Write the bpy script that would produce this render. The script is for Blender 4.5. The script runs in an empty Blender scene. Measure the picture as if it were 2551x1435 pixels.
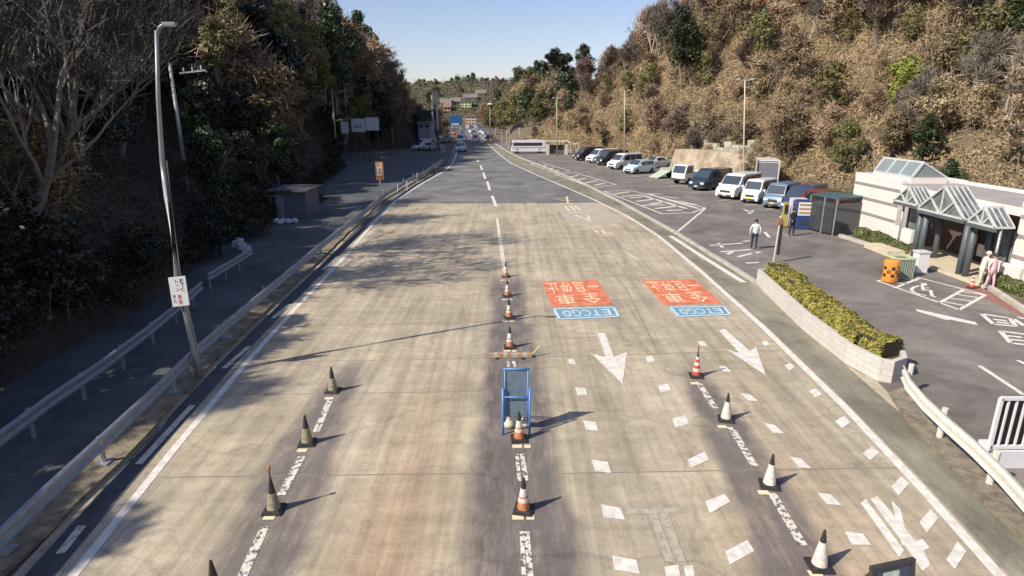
import bpy, bmesh, math, random
import numpy as np
from mathutils import Vector, Matrix, geometry, noise as mnoise
R = math.radians
random.seed(7); rng = np.random.default_rng(7)
SC = bpy.context.scene
COL = SC.collection
# ---------------------------------------------------------------- camera, sky, sun, exposure
PIT = R(16.2); CT = math.cos(PIT); ST = math.sin(PIT); H = 7.4; F = 1520.0
cd = bpy.data.cameras.new('camera'); cam = bpy.data.objects.new('camera', cd); COL.objects.link(cam)
cam.location = (0, 0, H); cam.rotation_euler = (R(90) - PIT, 0, 0)
cd.sensor_width = 36; cd.lens = 36 * F / 2551; cd.clip_start = 0.1; cd.clip_end = 6000
SC.camera = cam
SUN_EL = R(40); SUN_DIR = Vector((0.875, 0.485, 0)).normalized()      # the way the light travels
w = bpy.data.worlds.new('World'); SC.world = w; w.use_nodes = True
nt = w.node_tree; bg = nt.nodes['Background']
sky = nt.nodes.new('ShaderNodeTexSky'); sky.sky_type = 'NISHITA'; sky.sun_disc = False
sky.sun_elevation = SUN_EL
sky.sun_rotation = math.atan2(-SUN_DIR.x, -SUN_DIR.y)
sky.air_density = 1.0; sky.dust_density = 0.6; sky.ozone_density = 1.3
tint = nt.nodes.new('ShaderNodeMix'); tint.data_type = 'RGBA'; tint.blend_type = 'MULTIPLY'; tint.inputs[0].default_value = 1; tint.inputs[7].default_value = (.99, .905, 1.0, 1)
nt.links.new(sky.outputs[0], tint.inputs[6]); nt.links.new(tint.outputs[2], bg.inputs[0]); bg.inputs[1].default_value = 0.125
sd = bpy.data.lights.new('sun', 'SUN'); sun = bpy.data.objects.new('sun', sd); COL.objects.link(sun)
sd.energy = 4.9; sd.angle = R(0.55); sd.color = (1.0, 0.91, 0.78)
sun.rotation_euler = Vector((SUN_DIR.x * math.cos(SUN_EL), SUN_DIR.y * math.cos(SUN_EL), -math.sin(SUN_EL))).to_track_quat('-Z', 'Y').to_euler()
SC.view_settings.view_transform = 'Standard'; SC.view_settings.look = 'None'
SC.view_settings.exposure = 0.22; SC.view_settings.gamma = 1
SC.cycles.max_bounces = 5; SC.cycles.diffuse_bounces = 3
# ---------------------------------------------------------------- photo pixel -> place
def ray(px, py):
    u = (px - 1275.5) / F; v = (py - 717.5) / F
    return Vector((u, CT - v * ST, -ST - v * CT))
def G(px, py, z=0.0):
    d = ray(px, py); t = (z - H) / d.z
    return Vector((d.x * t, d.y * t, z))
def AT(px, py, Y):                       # point seen at that pixel, Y metres ahead
    d = ray(px, py); t = Y / d.y
    return Vector((d.x * t, Y, H + d.z * t))
# ---------------------------------------------------------------- materials
MATS = {}
def M(name, col, rough=0.8, var=0.12, scale=4.0, bump=0.0, metal=0.0, col2=None, rand=0.0, detail=5, coord='Object', emit=0, spec=None, stretch=None):
    if name in MATS: return MATS[name]
    m = bpy.data.materials.new(name); m.use_nodes = True; n = m.node_tree.nodes; l = m.node_tree.links
    b = n['Principled BSDF']; b.inputs['Roughness'].default_value = rough; b.inputs['Metallic'].default_value = metal
    if spec is not None: b.inputs['Specular IOR Level'].default_value = spec
    c = list(col) if not isinstance(col, (int, float)) else [col] * 3
    if col2 is None:
        ca = [min(1, x * (1 - var)) for x in c]; cb = [min(1, x * (1 + var)) for x in c]
    else: ca, cb = c, list(col2)
    if coord == 'World':
        g = n.new('ShaderNodeNewGeometry'); out = g.outputs['Position']
    else:
        g = n.new('ShaderNodeTexCoord'); out = g.outputs['Object']
    if stretch:
        mp = n.new('ShaderNodeMapping'); mp.inputs['Scale'].default_value = stretch; l.new(out, mp.inputs[0]); out = mp.outputs[0]
    nz = n.new('ShaderNodeTexNoise'); nz.inputs['Scale'].default_value = scale; nz.inputs['Detail'].default_value = detail
    nz.inputs['Roughness'].default_value = 0.65
    l.new(out, nz.inputs['Vector'])
    cr = n.new('ShaderNodeValToRGB'); cr.color_ramp.elements[0].position = 0.33; cr.color_ramp.elements[1].position = 0.67
    cr.color_ramp.elements[0].color = (*ca, 1); cr.color_ramp.elements[1].color = (*cb, 1)
    l.new(nz.outputs['Fac'], cr.inputs[0]); last = cr.outputs[0]
    if rand:
        oi = n.new('ShaderNodeObjectInfo'); mr = n.new('ShaderNodeMapRange'); mr.inputs['To Min'].default_value = 1 - rand; mr.inputs['To Max'].default_value = 1 + rand
        l.new(oi.outputs['Random'], mr.inputs['Value'])
        hs = n.new('ShaderNodeHueSaturation'); l.new(mr.outputs[0], hs.inputs['Value'])
        mh = n.new('ShaderNodeMapRange'); mh.inputs['To Min'].default_value = 0.5 - rand * 0.05; mh.inputs['To Max'].default_value = 0.5 + rand * 0.07
        mu = n.new('ShaderNodeMath'); mu.operation = 'MULTIPLY'; mu.inputs[1].default_value = 7.31; fr = n.new('ShaderNodeMath'); fr.operation = 'FRACT'
        l.new(oi.outputs['Random'], mu.inputs[0]); l.new(mu.outputs[0], fr.inputs[0]); l.new(fr.outputs[0], mh.inputs['Value']); l.new(mh.outputs[0], hs.inputs['Hue'])
        l.new(last, hs.inputs['Color']); last = hs.outputs[0]
    l.new(last, b.inputs['Base Color'])
    if bump:
        bp = n.new('ShaderNodeBump'); bp.inputs['Strength'].default_value = bump; bp.inputs['Distance'].default_value = 0.03
        n2 = n.new('ShaderNodeTexNoise'); n2.inputs['Scale'].default_value = scale * 6; n2.inputs['Detail'].default_value = 6; l.new(out, n2.inputs['Vector'])
        l.new(n2.outputs['Fac'], bp.inputs['Height']); l.new(bp.outputs[0], b.inputs['Normal'])
    if emit: b.inputs['Emission Strength'].default_value = emit; l.new(last, b.inputs['Emission Color'])
    MATS[name] = m; return m
def weather(m, crack=True, stain=.35, scale=.25):
    n = m.node_tree.nodes; l = m.node_tree.links; b = n['Principled BSDF']; src = b.inputs['Base Color'].links[0].from_socket
    g = n.new('ShaderNodeNewGeometry'); last = src
    def lay(fac_tex, p0, p1, c0, c1, last, amt):
        r = n.new('ShaderNodeValToRGB'); r.color_ramp.elements[0].position = p0; r.color_ramp.elements[1].position = p1; r.color_ramp.elements[0].color = (c0, c0, c0, 1); r.color_ramp.elements[1].color = (c1, c1, c1, 1); l.new(fac_tex, r.inputs[0])
        x = n.new('ShaderNodeMix'); x.data_type = 'RGBA'; x.blend_type = 'MULTIPLY'; x.inputs[0].default_value = amt; l.new(last, x.inputs[6]); l.new(r.outputs[0], x.inputs[7]); return x.outputs[2]
    t = n.new('ShaderNodeTexNoise'); t.inputs['Scale'].default_value = scale; t.inputs['Detail'].default_value = 10; t.inputs['Roughness'].default_value = .75; t.inputs['Distortion'].default_value = .6; l.new(g.outputs['Position'], t.inputs['Vector'])
    last = lay(t.outputs['Fac'], .38, .6, 1 - stain, 1.08, last, 1)
    t = n.new('ShaderNodeTexNoise'); t.inputs['Scale'].default_value = 55; t.inputs['Detail'].default_value = 3; l.new(g.outputs['Position'], t.inputs['Vector']); last = lay(t.outputs['Fac'], .3, .7, .78, 1.22, last, .8)
    if crack:
        nn_ = n.new('ShaderNodeTexNoise'); nn_.inputs['Scale'].default_value = .8; nn_.inputs['Detail'].default_value = 5; l.new(g.outputs['Position'], nn_.inputs['Vector'])
        vm = n.new('ShaderNodeMix'); vm.data_type = 'RGBA'; vm.inputs[0].default_value = .55; l.new(g.outputs['Position'], vm.inputs[6]); l.new(nn_.outputs['Color'], vm.inputs[7])
        v = n.new('ShaderNodeTexVoronoi'); v.feature = 'DISTANCE_TO_EDGE'; v.inputs['Scale'].default_value = .42; l.new(vm.outputs[2], v.inputs['Vector']); last = lay(v.outputs['Distance'], .0, .012, .55, 1.0, last, .38)
    l.new(last, b.inputs['Base Color']); return m
def glassy(name, col, rough=0.08):
    m = M(name, col, rough=rough, var=0.1, scale=1.0); m.node_tree.nodes['Principled BSDF'].inputs['Specular IOR Level'].default_value = 0.8
    return m
# ---------------------------------------------------------------- mesh builder
class MB:
    def __init__(s): s.v = []; s.f = []; s.mi = []
    def add(s, vs, fs, mi=0):
        o = len(s.v); s.v += [tuple(p) for p in vs]; s.f += [tuple(i + o for i in f) for f in fs]; s.mi += [mi] * len(fs); return s
    def box(s, c, d, rz=0, mi=0, taper=1.0, M4=None):
        hx, hy, hz = d[0] / 2, d[1] / 2, d[2] / 2; vs = []
        for z, k in ((-hz, 1), (hz, taper)):
            for x, y in ((-hx, -hy), (hx, -hy), (hx, hy), (-hx, hy)):
                p = Vector((x * k, y * k, z))
                p = (M4 @ p) if M4 else Vector((p.x * math.cos(rz) - p.y * math.sin(rz), p.x * math.sin(rz) + p.y * math.cos(rz), p.z))
                vs.append(p + Vector(c))
        return s.add(vs, [(0, 3, 2, 1), (4, 5, 6, 7), (0, 1, 5, 4), (1, 2, 6, 5), (2, 3, 7, 6), (3, 0, 4, 7)], mi)
    def bar(s, a, b, w, h=None, mi=0):
        a = Vector(a); b = Vector(b); h = h or w; d = (b - a)
        if d.length < 1e-6: return s
        q = d.to_track_quat('Z', 'Y').to_matrix().to_3x3()
        vs = []
        for p in (a, b):
            for x, y in ((-w / 2, -h / 2), (w / 2, -h / 2), (w / 2, h / 2), (-w / 2, h / 2)): vs.append(p + q @ Vector((x, y, 0)))
        return s.add(vs, [(0, 3, 2, 1), (4, 5, 6, 7), (0, 1, 5, 4), (1, 2, 6, 5), (2, 3, 7, 6), (3, 0, 4, 7)], mi)
    def tube(s, pts, rad, n=8, mi=0, caps=True):
        pts = [Vector(p) for p in pts]; rs = rad if isinstance(rad, (list, tuple)) else [rad] * len(pts); vs = []; fs = []
        for i, p in enumerate(pts):
            d = (pts[min(i + 1, len(pts) - 1)] - pts[max(i - 1, 0)]).normalized()
            q = d.to_track_quat('Z', 'Y').to_matrix()
            for k in range(n):
                a = 2 * math.pi * k / n; vs.append(p + q @ Vector((math.cos(a) * rs[i], math.sin(a) * rs[i], 0)))
        for i in range(len(pts) - 1):
            for k in range(n): fs.append((i * n + k, i * n + (k + 1) % n, (i + 1) * n + (k + 1) % n, (i + 1) * n + k))
        if caps: fs.append(tuple(range(n))[::-1]); fs.append(tuple((len(pts) - 1) * n + k for k in range(n)))
        return s.add(vs, fs, mi)
    def lathe(s, prof, n=20, c=(0, 0, 0), mi=0, mis=None):
        vs = []; c = Vector(c)
        for r, z in prof:
            for k in range(n):
                a = 2 * math.pi * k / n; vs.append(c + Vector((r * math.cos(a), r * math.sin(a), z)))
        o = len(s.v); s.v += [tuple(p) for p in vs]
        for i in range(len(prof) - 1):
            for k in range(n):
                s.f.append((o + i * n + k, o + i * n + (k + 1) % n, o + (i + 1) * n + (k + 1) % n, o + (i + 1) * n + k)); s.mi.append(mis[i] if mis else mi)
        s.f.append(tuple(o + k for k in range(n))[::-1]); s.mi.append(mis[0] if mis else mi)
        s.f.append(tuple(o + (len(prof) - 1) * n + k for k in range(n))); s.mi.append(mis[-1] if mis else mi)
        return s
    def prism(s, poly, z0, z1, mi=0):
        n = len(poly); area = sum(poly[i][0] * poly[(i + 1) % n][1] - poly[(i + 1) % n][0] * poly[i][1] for i in range(n))
        if area < 0: poly = poly[::-1]
        vs = [(p[0], p[1], z0) for p in poly] + [(p[0], p[1], z1) for p in poly]
        fs = [(i, (i + 1) % n, n + (i + 1) % n, n + i) for i in range(n)]
        tr = geometry.tessellate_polygon([[Vector((p[0], p[1], 0)) for p in poly]])
        for t in tr:
            a, b, c = [Vector(vs[i]) for i in t]
            up = (b - a).cross(c - a).z > 0; t = tuple(t) if up else tuple(t)[::-1]
            fs.append(tuple(n + i for i in t)); fs.append(t[::-1])
        return s.add(vs, fs, mi)
    def sheet(s, poly, z, mi=0):
        vs = [(p[0], p[1], z) for p in poly]; fs = []
        for t in geometry.tessellate_polygon([[Vector((p[0], p[1], 0)) for p in poly]]):
            a, b, c = [Vector(vs[i]) for i in t]
            fs.append(tuple(t) if (b - a).cross(c - a).z > 0 else tuple(t)[::-1])
        return s.add(vs, fs, mi)
    def build(s, name, mats, parent=None, smooth=False, loc=None, rz=None):
        me = bpy.data.meshes.new(name); me.from_pydata(s.v, [], s.f)
        for m in (mats if isinstance(mats, (list, tuple)) else [mats]): me.materials.append(m)
        me.polygons.foreach_set('material_index', s.mi)
        if smooth: me.polygons.foreach_set('use_smooth', [True] * len(me.polygons))
        me.update(); o = bpy.data.objects.new(name, me); COL.objects.link(o)
        if parent: o.parent = parent
        if loc is not None: o.location = loc
        if rz is not None: o.rotation_euler.z = rz
        return o
def tag(o, label, cat, group=None):
    o['label'] = label; o['category'] = cat
    if group: o['group'] = group
    return o
def struct(o): o['kind'] = 'structure'; return o
def thing(name, label, cat, loc=(0, 0, 0), rz=0, group=None):
    o = bpy.data.objects.new(name, None); COL.objects.link(o); o.location = loc; o.rotation_euler = (0, 0, rz)
    o.empty_display_size = 0.3
    return tag(o, label, cat, group)
def copy_tree(o, parent=None):
    c = o.copy(); COL.objects.link(c); c.parent = parent
    for ch in list(o.children): copy_tree(ch, c)
    return c
def text_verts(body):
    cu = bpy.data.curves.new('t', 'FONT'); cu.body = body; cu.align_x = 'LEFT'; cu.resolution_u = 3
    ob = bpy.data.objects.new('t', cu); COL.objects.link(ob)
    me = ob.to_mesh(); vs = [v.co.copy() for v in me.vertices]; fs = [tuple(p.vertices) for p in me.polygons]
    ob.to_mesh_clear(); bpy.data.objects.remove(ob); bpy.data.curves.remove(cu)
    if not vs: return [], []
    x0 = min(v.x for v in vs); x1 = max(v.x for v in vs); y0 = min(v.y for v in vs); y1 = max(v.y for v in vs)
    if y1 - y0 < 0.2: y0, y1 = y0 - .35, y1 + .35
    return [((v.x - x0) / (x1 - x0), (v.y - y0) / (y1 - y0)) for v in vs], fs
def text_quad(mb, body, o, ux, uy, mi=0):         # text filling the box o + u*ux + v*uy
    vs, fs = text_verts(body); o = Vector(o); ux = Vector(ux); uy = Vector(uy)
    mb.add([o + ux * a + uy * b for a, b in vs], fs, mi); return mb
def strip(mb, pts, w, z=0.012, mi=0, off=0.0):
    P = [Vector((p[0], p[1], 0)) for p in pts]; L = []; Rr = []
    for i, p in enumerate(P):
        a = (p - P[i - 1]).normalized() if i else (P[1] - p).normalized()
        b = (P[i + 1] - p).normalized() if i < len(P) - 1 else a
        d = (a + b).normalized(); nn = Vector((-d.y, d.x, 0)); k = 1 / max(0.5, d.dot(b))
        ww = w[i] if isinstance(w, (list, tuple)) else w
        L.append(p + nn * (ww / 2 + off) * k); Rr.append(p - nn * (ww / 2 - off) * k)
    for i in range(len(P) - 1):
        mb.add([(Rr[i].x, Rr[i].y, z), (Rr[i + 1].x, Rr[i + 1].y, z), (L[i + 1].x, L[i + 1].y, z), (L[i].x, L[i].y, z)], [(0, 1, 2, 3)], mi)
    return mb
def pxs(mb, pts, w, z=0.012, mi=0): return strip(mb, [G(*p) for p in pts], w, z, mi)
def pxpoly(mb, pts, z=0.012, mi=0): return mb.sheet([G(*p) for p in pts], z, mi)
def dens(pts, step=1.0):
    out = []
    for a, b in zip(pts[:-1], pts[1:]):
        n = max(1, int((b - a).length / step))
        for i in range(n): out.append(a.lerp(b, i / n))
    out.append(pts[-1]); return out
def interp(tab, y):
    if y <= tab[0][0]: return tab[0][1]
    for (a, xa), (b, xb) in zip(tab[:-1], tab[1:]):
        if y <= b: return xa + (xb - xa) * (y - a) / (b - a)
    return tab[-1][1]
# ---------------------------------------------------------------- terrain
LF = [(-30, -13.8), (5, -13.8), (26, -14.6), (34, -17.5), (44, -20.5), (60, -19.8), (80, -22.6), (91, -27.5), (100, -29.5), (112, -31.5), (118, -28), (130, -20.5), (150, -20), (180, -25), (240, -45)]
LS = [(-30, .78), (55, .85), (75, 1.25), (90, 1.6), (140, 1.6), (156, .9), (185, .45), (240, .25)]
LC = [(-30, 15.5), (55, 22), (85, 36), (130, 32), (145, 20), (165, 10), (200, 7), (240, 4)]
RF = [(-30, 30.5), (20, 30.5), (44, 30), (56, 27.5), (64, 27), (72, 24.0), (85, 21.0), (105, 15.5), (125, 9.5), (150, 3), (185, -5), (240, -14)]
RS = [(-30, .95), (60, .95), (100, 1.15), (138, 1.2), (150, .6), (180, .35), (240, .2)]
RC = [(-30, 46), (125, 46), (142, 24), (155, 8.5), (200, 6), (240, 5)]
def nz(x, y, s, k=0): return mnoise.noise(Vector((x * s, y * s, k * 9.1)))
def side_h(d, y, S, C):
    if d <= 0: return 0.0
    s = interp(S, y); c = interp(C, y); h = s * d
    return c * (1 - math.exp(-h / c * 1.15)) if h > 0 else 0
def hz(x, y):
    if x < 0 and y < 240:
        d = interp(LF, y) - x; h = side_h(d, y, LS, LC)
    else: d = x - interp(RF, y); h = side_h(d, y, RS, RC)
    if d <= 0: return 0.0
    return max(0, h + (nz(x, y, .09) * 2.2 + nz(x, y, .3, 1) * .7) * min(1, d / 6))
# ---------------------------------------------------------------- setting: ground sheets
m_dirt = M('leaf_litter', (.10, .078, .05), col2=(.2, .16, .1), rough=.95, scale=.9, bump=.6, coord='World', detail=9)
m_asph = M('worn_asphalt', (.175, .155, .137), col2=(.25, .226, .205), rough=.9, scale=.7, bump=.25, coord='World', detail=11)
m_asph2 = M('older_asphalt', (.16, .158, .155), col2=(.235, .23, .222), rough=.9, scale=.5, bump=.25, coord='World', detail=11)
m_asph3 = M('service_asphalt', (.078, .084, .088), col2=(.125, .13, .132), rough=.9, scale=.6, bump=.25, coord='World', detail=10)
m_shoulder = M('gutter_concrete', (.20, .19, .135), col2=(.33, .305, .23), rough=.9, scale=.8, bump=.3, coord='World', detail=10, stretch=(2.2, .35, 1))
m_paint = M('road_paint', (.56, .53, .46), col2=(.84, .81, .74), rough=.75, scale=5, coord='World', detail=10)
m_kerb = M('kerb_concrete', (.36, .34, .29), col2=(.56, .54, .48), rough=.85, scale=2.5, bump=.3, coord='World')
m_white = M('white_paint', .74, rough=.45, var=.05)
for q_ in (m_asph, m_asph2, m_asph3, m_shoulder): weather(q_)
m_steel = M('galvanised_steel', (.40, .42, .44), rough=.42, var=.12, metal=.55, scale=6)
m_black = M('black_rubber', .025, rough=.7)
m_dark = M('dark_metal', .05, rough=.5)
def worn(name, paint, under, thr=.5, scale=14, z=1):
    m = bpy.data.materials.new(name); m.use_nodes = True; n = m.node_tree.nodes; l = m.node_tree.links; b = n['Principled BSDF']; b.inputs['Roughness'].default_value = .8
    g = n.new('ShaderNodeNewGeometry'); t = n.new('ShaderNodeTexNoise'); t.inputs['Scale'].default_value = scale; t.inputs['Detail'].default_value = 6; t.inputs['Roughness'].default_value = .7
    l.new(g.outputs['Position'], t.inputs['Vector']); r = n.new('ShaderNodeValToRGB'); r.color_ramp.elements[0].position = thr - .02; r.color_ramp.elements[1].position = thr + .03
    r.color_ramp.elements[0].color = (*under, 1); r.color_ramp.elements[1].color = (*paint, 1)
    l.new(t.outputs['Fac'], r.inputs[0]); l.new(r.outputs[0], b.inputs['Base Color']); return m
m_worn = worn('chipped_line_paint', (.72, .67, .58), (.13, .12, .115), .47, 9)
m_worn2 = worn('faded_line_paint', (.64, .6, .5), (.4, .35, .27), .46, 4)

ground = struct(MB().sheet([(-3000, -400), (3000, -400), (3000, 5000), (-3000, 5000)], -.03).build('ground', m_dirt))
def hillside(name, F_, sgn, W, mt=m_dirt):
    ys = np.arange(-24, 240, 2.0); ds = [0, 1, 2, 3.5, 5, 7, 9, 11, 13.5, 16, 19, 22, 26, 30, 35, 41, 48, 56, 66, 80, 100, 130]
    vs = []; nn = len(ds)
    for y in ys:
        x0 = interp(F_, y)
        for d in ds:
            x = x0 + sgn * d; vs.append((x, y, hz(x, y) - (.05 if d == 0 else 0)))
    fs = []
    for i in range(len(ys) - 1):
        for j in range(nn - 1):
            a = i * nn + j; q = (a, a + 1, a + 1 + nn, a + nn); fs.append(q if sgn > 0 else q[::-1])
    mb = MB(); mb.add(vs, fs); return struct(mb.build(name, mt, smooth=True))
m_dirt_shaded = M('leaf_litter_shaded', (.028, .024, .017), col2=(.07, .058, .04), rough=.95, scale=.9, bump=.6, coord='World', detail=9)  # dark copy of the leaf litter, the left slope's shade put into its colour
hillside('left_hill', LF, -1, 130, m_dirt_shaded); hillside('right_hill', RF, 1, 130)
# far wooded ridge
mb = MB(); xs = np.linspace(-260, 420, 70); vs = []; fs = []
FPROF = [(294, 0), (315, .19), (330, .32), (360, .5), (400, .7), (430, .85), (485, 1), (560, .9), (700, 0)]
for i, x in enumerate(xs):
    top = 17 + 9 * math.exp(-((x + 35) / 60) ** 2) + 12 * math.exp(-((x - 150) / 120) ** 2) + 9 * math.exp(-((x + 190) / 60) ** 2) + 1.5 * nz(x, 0, .05)
    for j, (yy, k) in enumerate(FPROF): vs.append((x, yy, top * k - .02))
for i in range(len(xs) - 1):
    for j in range(8): a = i * 9 + j; fs.append((a, a + 9, a + 10, a + 1))
mb.add(vs, fs); far_hill = struct(mb.build('far_hill', m_dirt, smooth=True))
def far_h(x): return 17 + 9 * math.exp(-((x + 35) / 60) ** 2) + 12 * math.exp(-((x - 150) / 120) ** 2) + 9 * math.exp(-((x + 190) / 60) ** 2) + 1.5 * nz(x, 0, .05)

LEDGE = [(-60, 1800), (182, 1435), (300, 1287), (440, 1112), (610, 908), (735, 770), (850, 650), (940, 545), (985, 500), (1050, 458), (1108, 426), (1128, 408), (1135, 390), (1138, 376), (1142, 355), (1150, 335), (1156, 320)]
REDGE = [(2830, 1800), (2490, 1435), (2300, 1222), (2100, 1010), (1900, 815), (1750, 680), (1640, 588), (1560, 537), (1480, 498), (1400, 463), (1330, 433), (1275, 408), (1250, 390), (1228, 370), (1210, 352), (1196, 337), (1186, 322)]
SHO = [(2760, 1560), (2551, 1352), (2420, 1230), (2320, 1120), (2250, 1040), (2215, 985), (2180, 950), (2100, 908), (1990, 815), (1880, 707), (1760, 632), (1680, 582), (1540, 503), (1440, 453), (1345, 413), (1290, 392), (1255, 373), (1228, 355), (1212, 341)]
LE = [G(*p) for p in LEDGE]; RE = [G(*p) for p in REDGE]; SH = [G(*p) for p in SHO]
for q in (LE, RE): q[0] = Vector((q[1].x + (q[1].x - q[2].x) * 1.5, -4, 0))
SH[0] = Vector((SH[1].x + .8, -4, 0))
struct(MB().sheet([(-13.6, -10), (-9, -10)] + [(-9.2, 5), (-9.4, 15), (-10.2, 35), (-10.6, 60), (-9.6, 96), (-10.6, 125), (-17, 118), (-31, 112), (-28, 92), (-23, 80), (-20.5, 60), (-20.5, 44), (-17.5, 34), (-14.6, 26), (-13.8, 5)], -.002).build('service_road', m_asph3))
def yx(tab): return sorted([(p.y, p.x) for p in tab])
LEt = yx(LE); REt = yx(RE); SHt = yx(SH)
# asphalt carriageway beyond the joint
ys = [50.5] + list(np.arange(54, 120, 4)) + [130, 150, 180, 215, 255, 290]
poly = [(interp(LEt, y) - .9, y) for y in ys] + [(interp(REt, y) + .6, y) for y in reversed(ys)]
road = struct(MB().sheet(poly, .002).build('road', m_asph2))
# concrete apron with asphalt wear bands: fine grid carrying a stain attribute
def soft_band(pl, x, y):
    return interp(pl[0], y), interp(pl[1], y)
def tab(px): return sorted([(G(*p).y, G(*p).x) for p in px])
BANDS = [
 (tab([(1222, 690), (1226, 790), (1216, 880), (1207, 950), (1192, 1100), (1180, 1250), (1160, 1435)]), tab([(1303, 690), (1312, 790), (1335, 880), (1348, 950), (1385, 1150), (1415, 1280), (1450, 1435)]), .95, (-5, 28)),
 (tab([(850, 915), (790, 985), (715, 1085), (640, 1215), (520, 1435)]), tab([(910, 905), (880, 985), (845, 1085), (810, 1215), (730, 1435)]), .85, (-5, 18)),
 (tab([(1690, 925), (1745, 1050), (1800, 1180), (1850, 1300), (1905, 1435)]), tab([(1755, 925), (1850, 1050), (1930, 1180), (2010, 1300), (2085, 1435)]), .9, (-5, 17.5)),
]
xs = np.arange(-10.4, 13.0, .16); ys = np.arange(-3.0, 50.7, .22); NX, NY = len(xs), len(ys)
vs = []; stain = []; warm = []
for y in ys:
    l = interp(LEt, y) - 1.0; r = interp(SHt, y) + .05
    bb = [(interp(b[0], y), interp(b[1], y), b[2], b[3]) for b in BANDS]
    for i in range(NX):
        x = l + (r - l) * i / (NX - 1); vs.append((x, y, .004)); s = 0
        for a, b, k, (y0, y1) in bb:
            jit = .16 * nz(x, y, 1.0, 3) + .10 * nz(x, y, 3.3, 4)
            e = min(x - a, b - x) + jit; e2 = min(1, (y1 - y) / 2.0)
            s = max(s, k * min(1, max(0, (e + .22) / .36)) * max(0, min(1, e2)))
        wv = 0
        if x < 0: wv = max(0, 1 - abs(x + 2.2) / 1.3) * max(0, min(1, (17 - y) / 8))
        wv = max(wv, max(0, 1 - abs(x - 5.5) / 2.5) * max(0, min(1, (15 - y) / 8)) * .7)
        stain.append(s); warm.append(wv)
fs = [(j * NX + i, j * NX + i + 1, (j + 1) * NX + i + 1, (j + 1) * NX + i) for j in range(NY - 1) for i in range(NX - 1)]
mc = bpy.data.materials.new('worn_concrete'); mc.use_nodes = True; n = mc.node_tree.nodes; l = mc.node_tree.links; b = n['Principled BSDF']; b.inputs['Roughness'].default_value = .88
geo = n.new('ShaderNodeNewGeometry')
def nnoise(scale, st=(1, 1, 1), detail=8, rough=.6):
    mp = n.new('ShaderNodeMapping'); mp.inputs['Scale'].default_value = st; l.new(geo.outputs['Position'], mp.inputs[0])
    t = n.new('ShaderNodeTexNoise'); t.inputs['Scale'].default_value = scale; t.inputs['Detail'].default_value = detail; t.inputs['Roughness'].default_value = rough; l.new(mp.outputs[0], t.inputs['Vector']); return t.outputs['Fac']
def ramp(src, p0, c0, p1, c1):
    r = n.new('ShaderNodeValToRGB'); r.color_ramp.elements[0].position = p0; r.color_ramp.elements[1].position = p1; r.color_ramp.elements[0].color = (*c0, 1); r.color_ramp.elements[1].color = (*c1, 1); l.new(src, r.inputs[0]); return r.outputs[0]
def mix(fac, a, b_, mode='MIX'):
    x = n.new('ShaderNodeMix'); x.data_type = 'RGBA'; x.blend_type = mode
    if isinstance(fac, float): x.inputs[0].default_value = fac
    else: l.new(fac, x.inputs[0])
    for k, s in ((6, a), (7, b_)):
        if isinstance(s, tuple): x.inputs[k].default_value = (*s, 1)
        else: l.new(s, x.inputs[k])
    return x.outputs[2]
g3 = lambda v: (v, v, v)
base = ramp(nnoise(.35, (1, .6, 1)), .3, (.45, .385, .275), .7, (.635, .55, .41))
base = mix(.55, base, ramp(nnoise(1.1, (.3, 2.2, 1)), .3, g3(.72), .7, g3(1.1)), 'MULTIPLY')          # broomed cross streaks
base = mix(.8, base, ramp(nnoise(1.1, (2.6, .10, 1), 8, .7), .34, g3(.62), .6, g3(1.08)), 'MULTIPLY')
base = mix(.6, base, ramp(nnoise(.28, (1, 1, 1), 10, .75), .38, (.80, .80, .82), .6, (1.04, 1.02, .98)), 'MULTIPLY')      # long tyre wear streaks
base = mix(.7, base, ramp(nnoise(22, (1, 1, 1), 6, .8), .25, g3(.62), .55, g3(1.0)), 'MULTIPLY')       # grain
base = mix(.5, base, ramp(nnoise(3.2, (1, 1, 1), 8, .75), .34, g3(.6), .5, g3(1.0)), 'MULTIPLY')
aw = n.new('ShaderNodeAttribute'); aw.attribute_name = 'warm'
base = mix(aw.outputs['Fac'], base, mix(1.0, base, (1.0, .85, .76), 'MULTIPLY'))
ast = n.new('ShaderNodeAttribute'); ast.attribute_name = 'stain'
dk = ramp(nnoise(1.2), .3, (.115, .10, .098), .7, (.18, .158, .15))
dk = mix(.8, dk, ramp(nnoise(30, (1, 1, 1), 6, .8), .3, g3(.65), .7, g3(1.25)), 'MULTIPLY')
ms = n.new('ShaderNodeMath'); ms.operation = 'MULTIPLY'; l.new(ast.outputs['Fac'], ms.inputs[0])
l.new(ramp(nnoise(2.2, (1.6, .25, 1), 9, .75), .33, g3(.5), .52, g3(1.0)), ms.inputs[1])
l.new(mix(ms.outputs[0], base, dk), b.inputs['Base Color'])
weather(mc, True, .14, .5)
bp = n.new('ShaderNodeBump'); bp.inputs['Strength'].default_value = .35; bp.inputs['Distance'].default_value = .01; l.new(nnoise(40, (1, 1, 1), 4), bp.inputs['Height']); l.new(bp.outputs[0], b.inputs['Normal'])
me = bpy.data.meshes.new('toll_apron'); me.from_pydata(vs, [], fs); me.materials.append(mc)
for nm, d in (('stain', stain), ('warm', warm)): a = me.attributes.new(nm, 'FLOAT', 'POINT'); a.data.foreach_set('value', d)
apron = struct(bpy.data.objects.new('road_apron', me)); COL.objects.link(apron)
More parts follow.
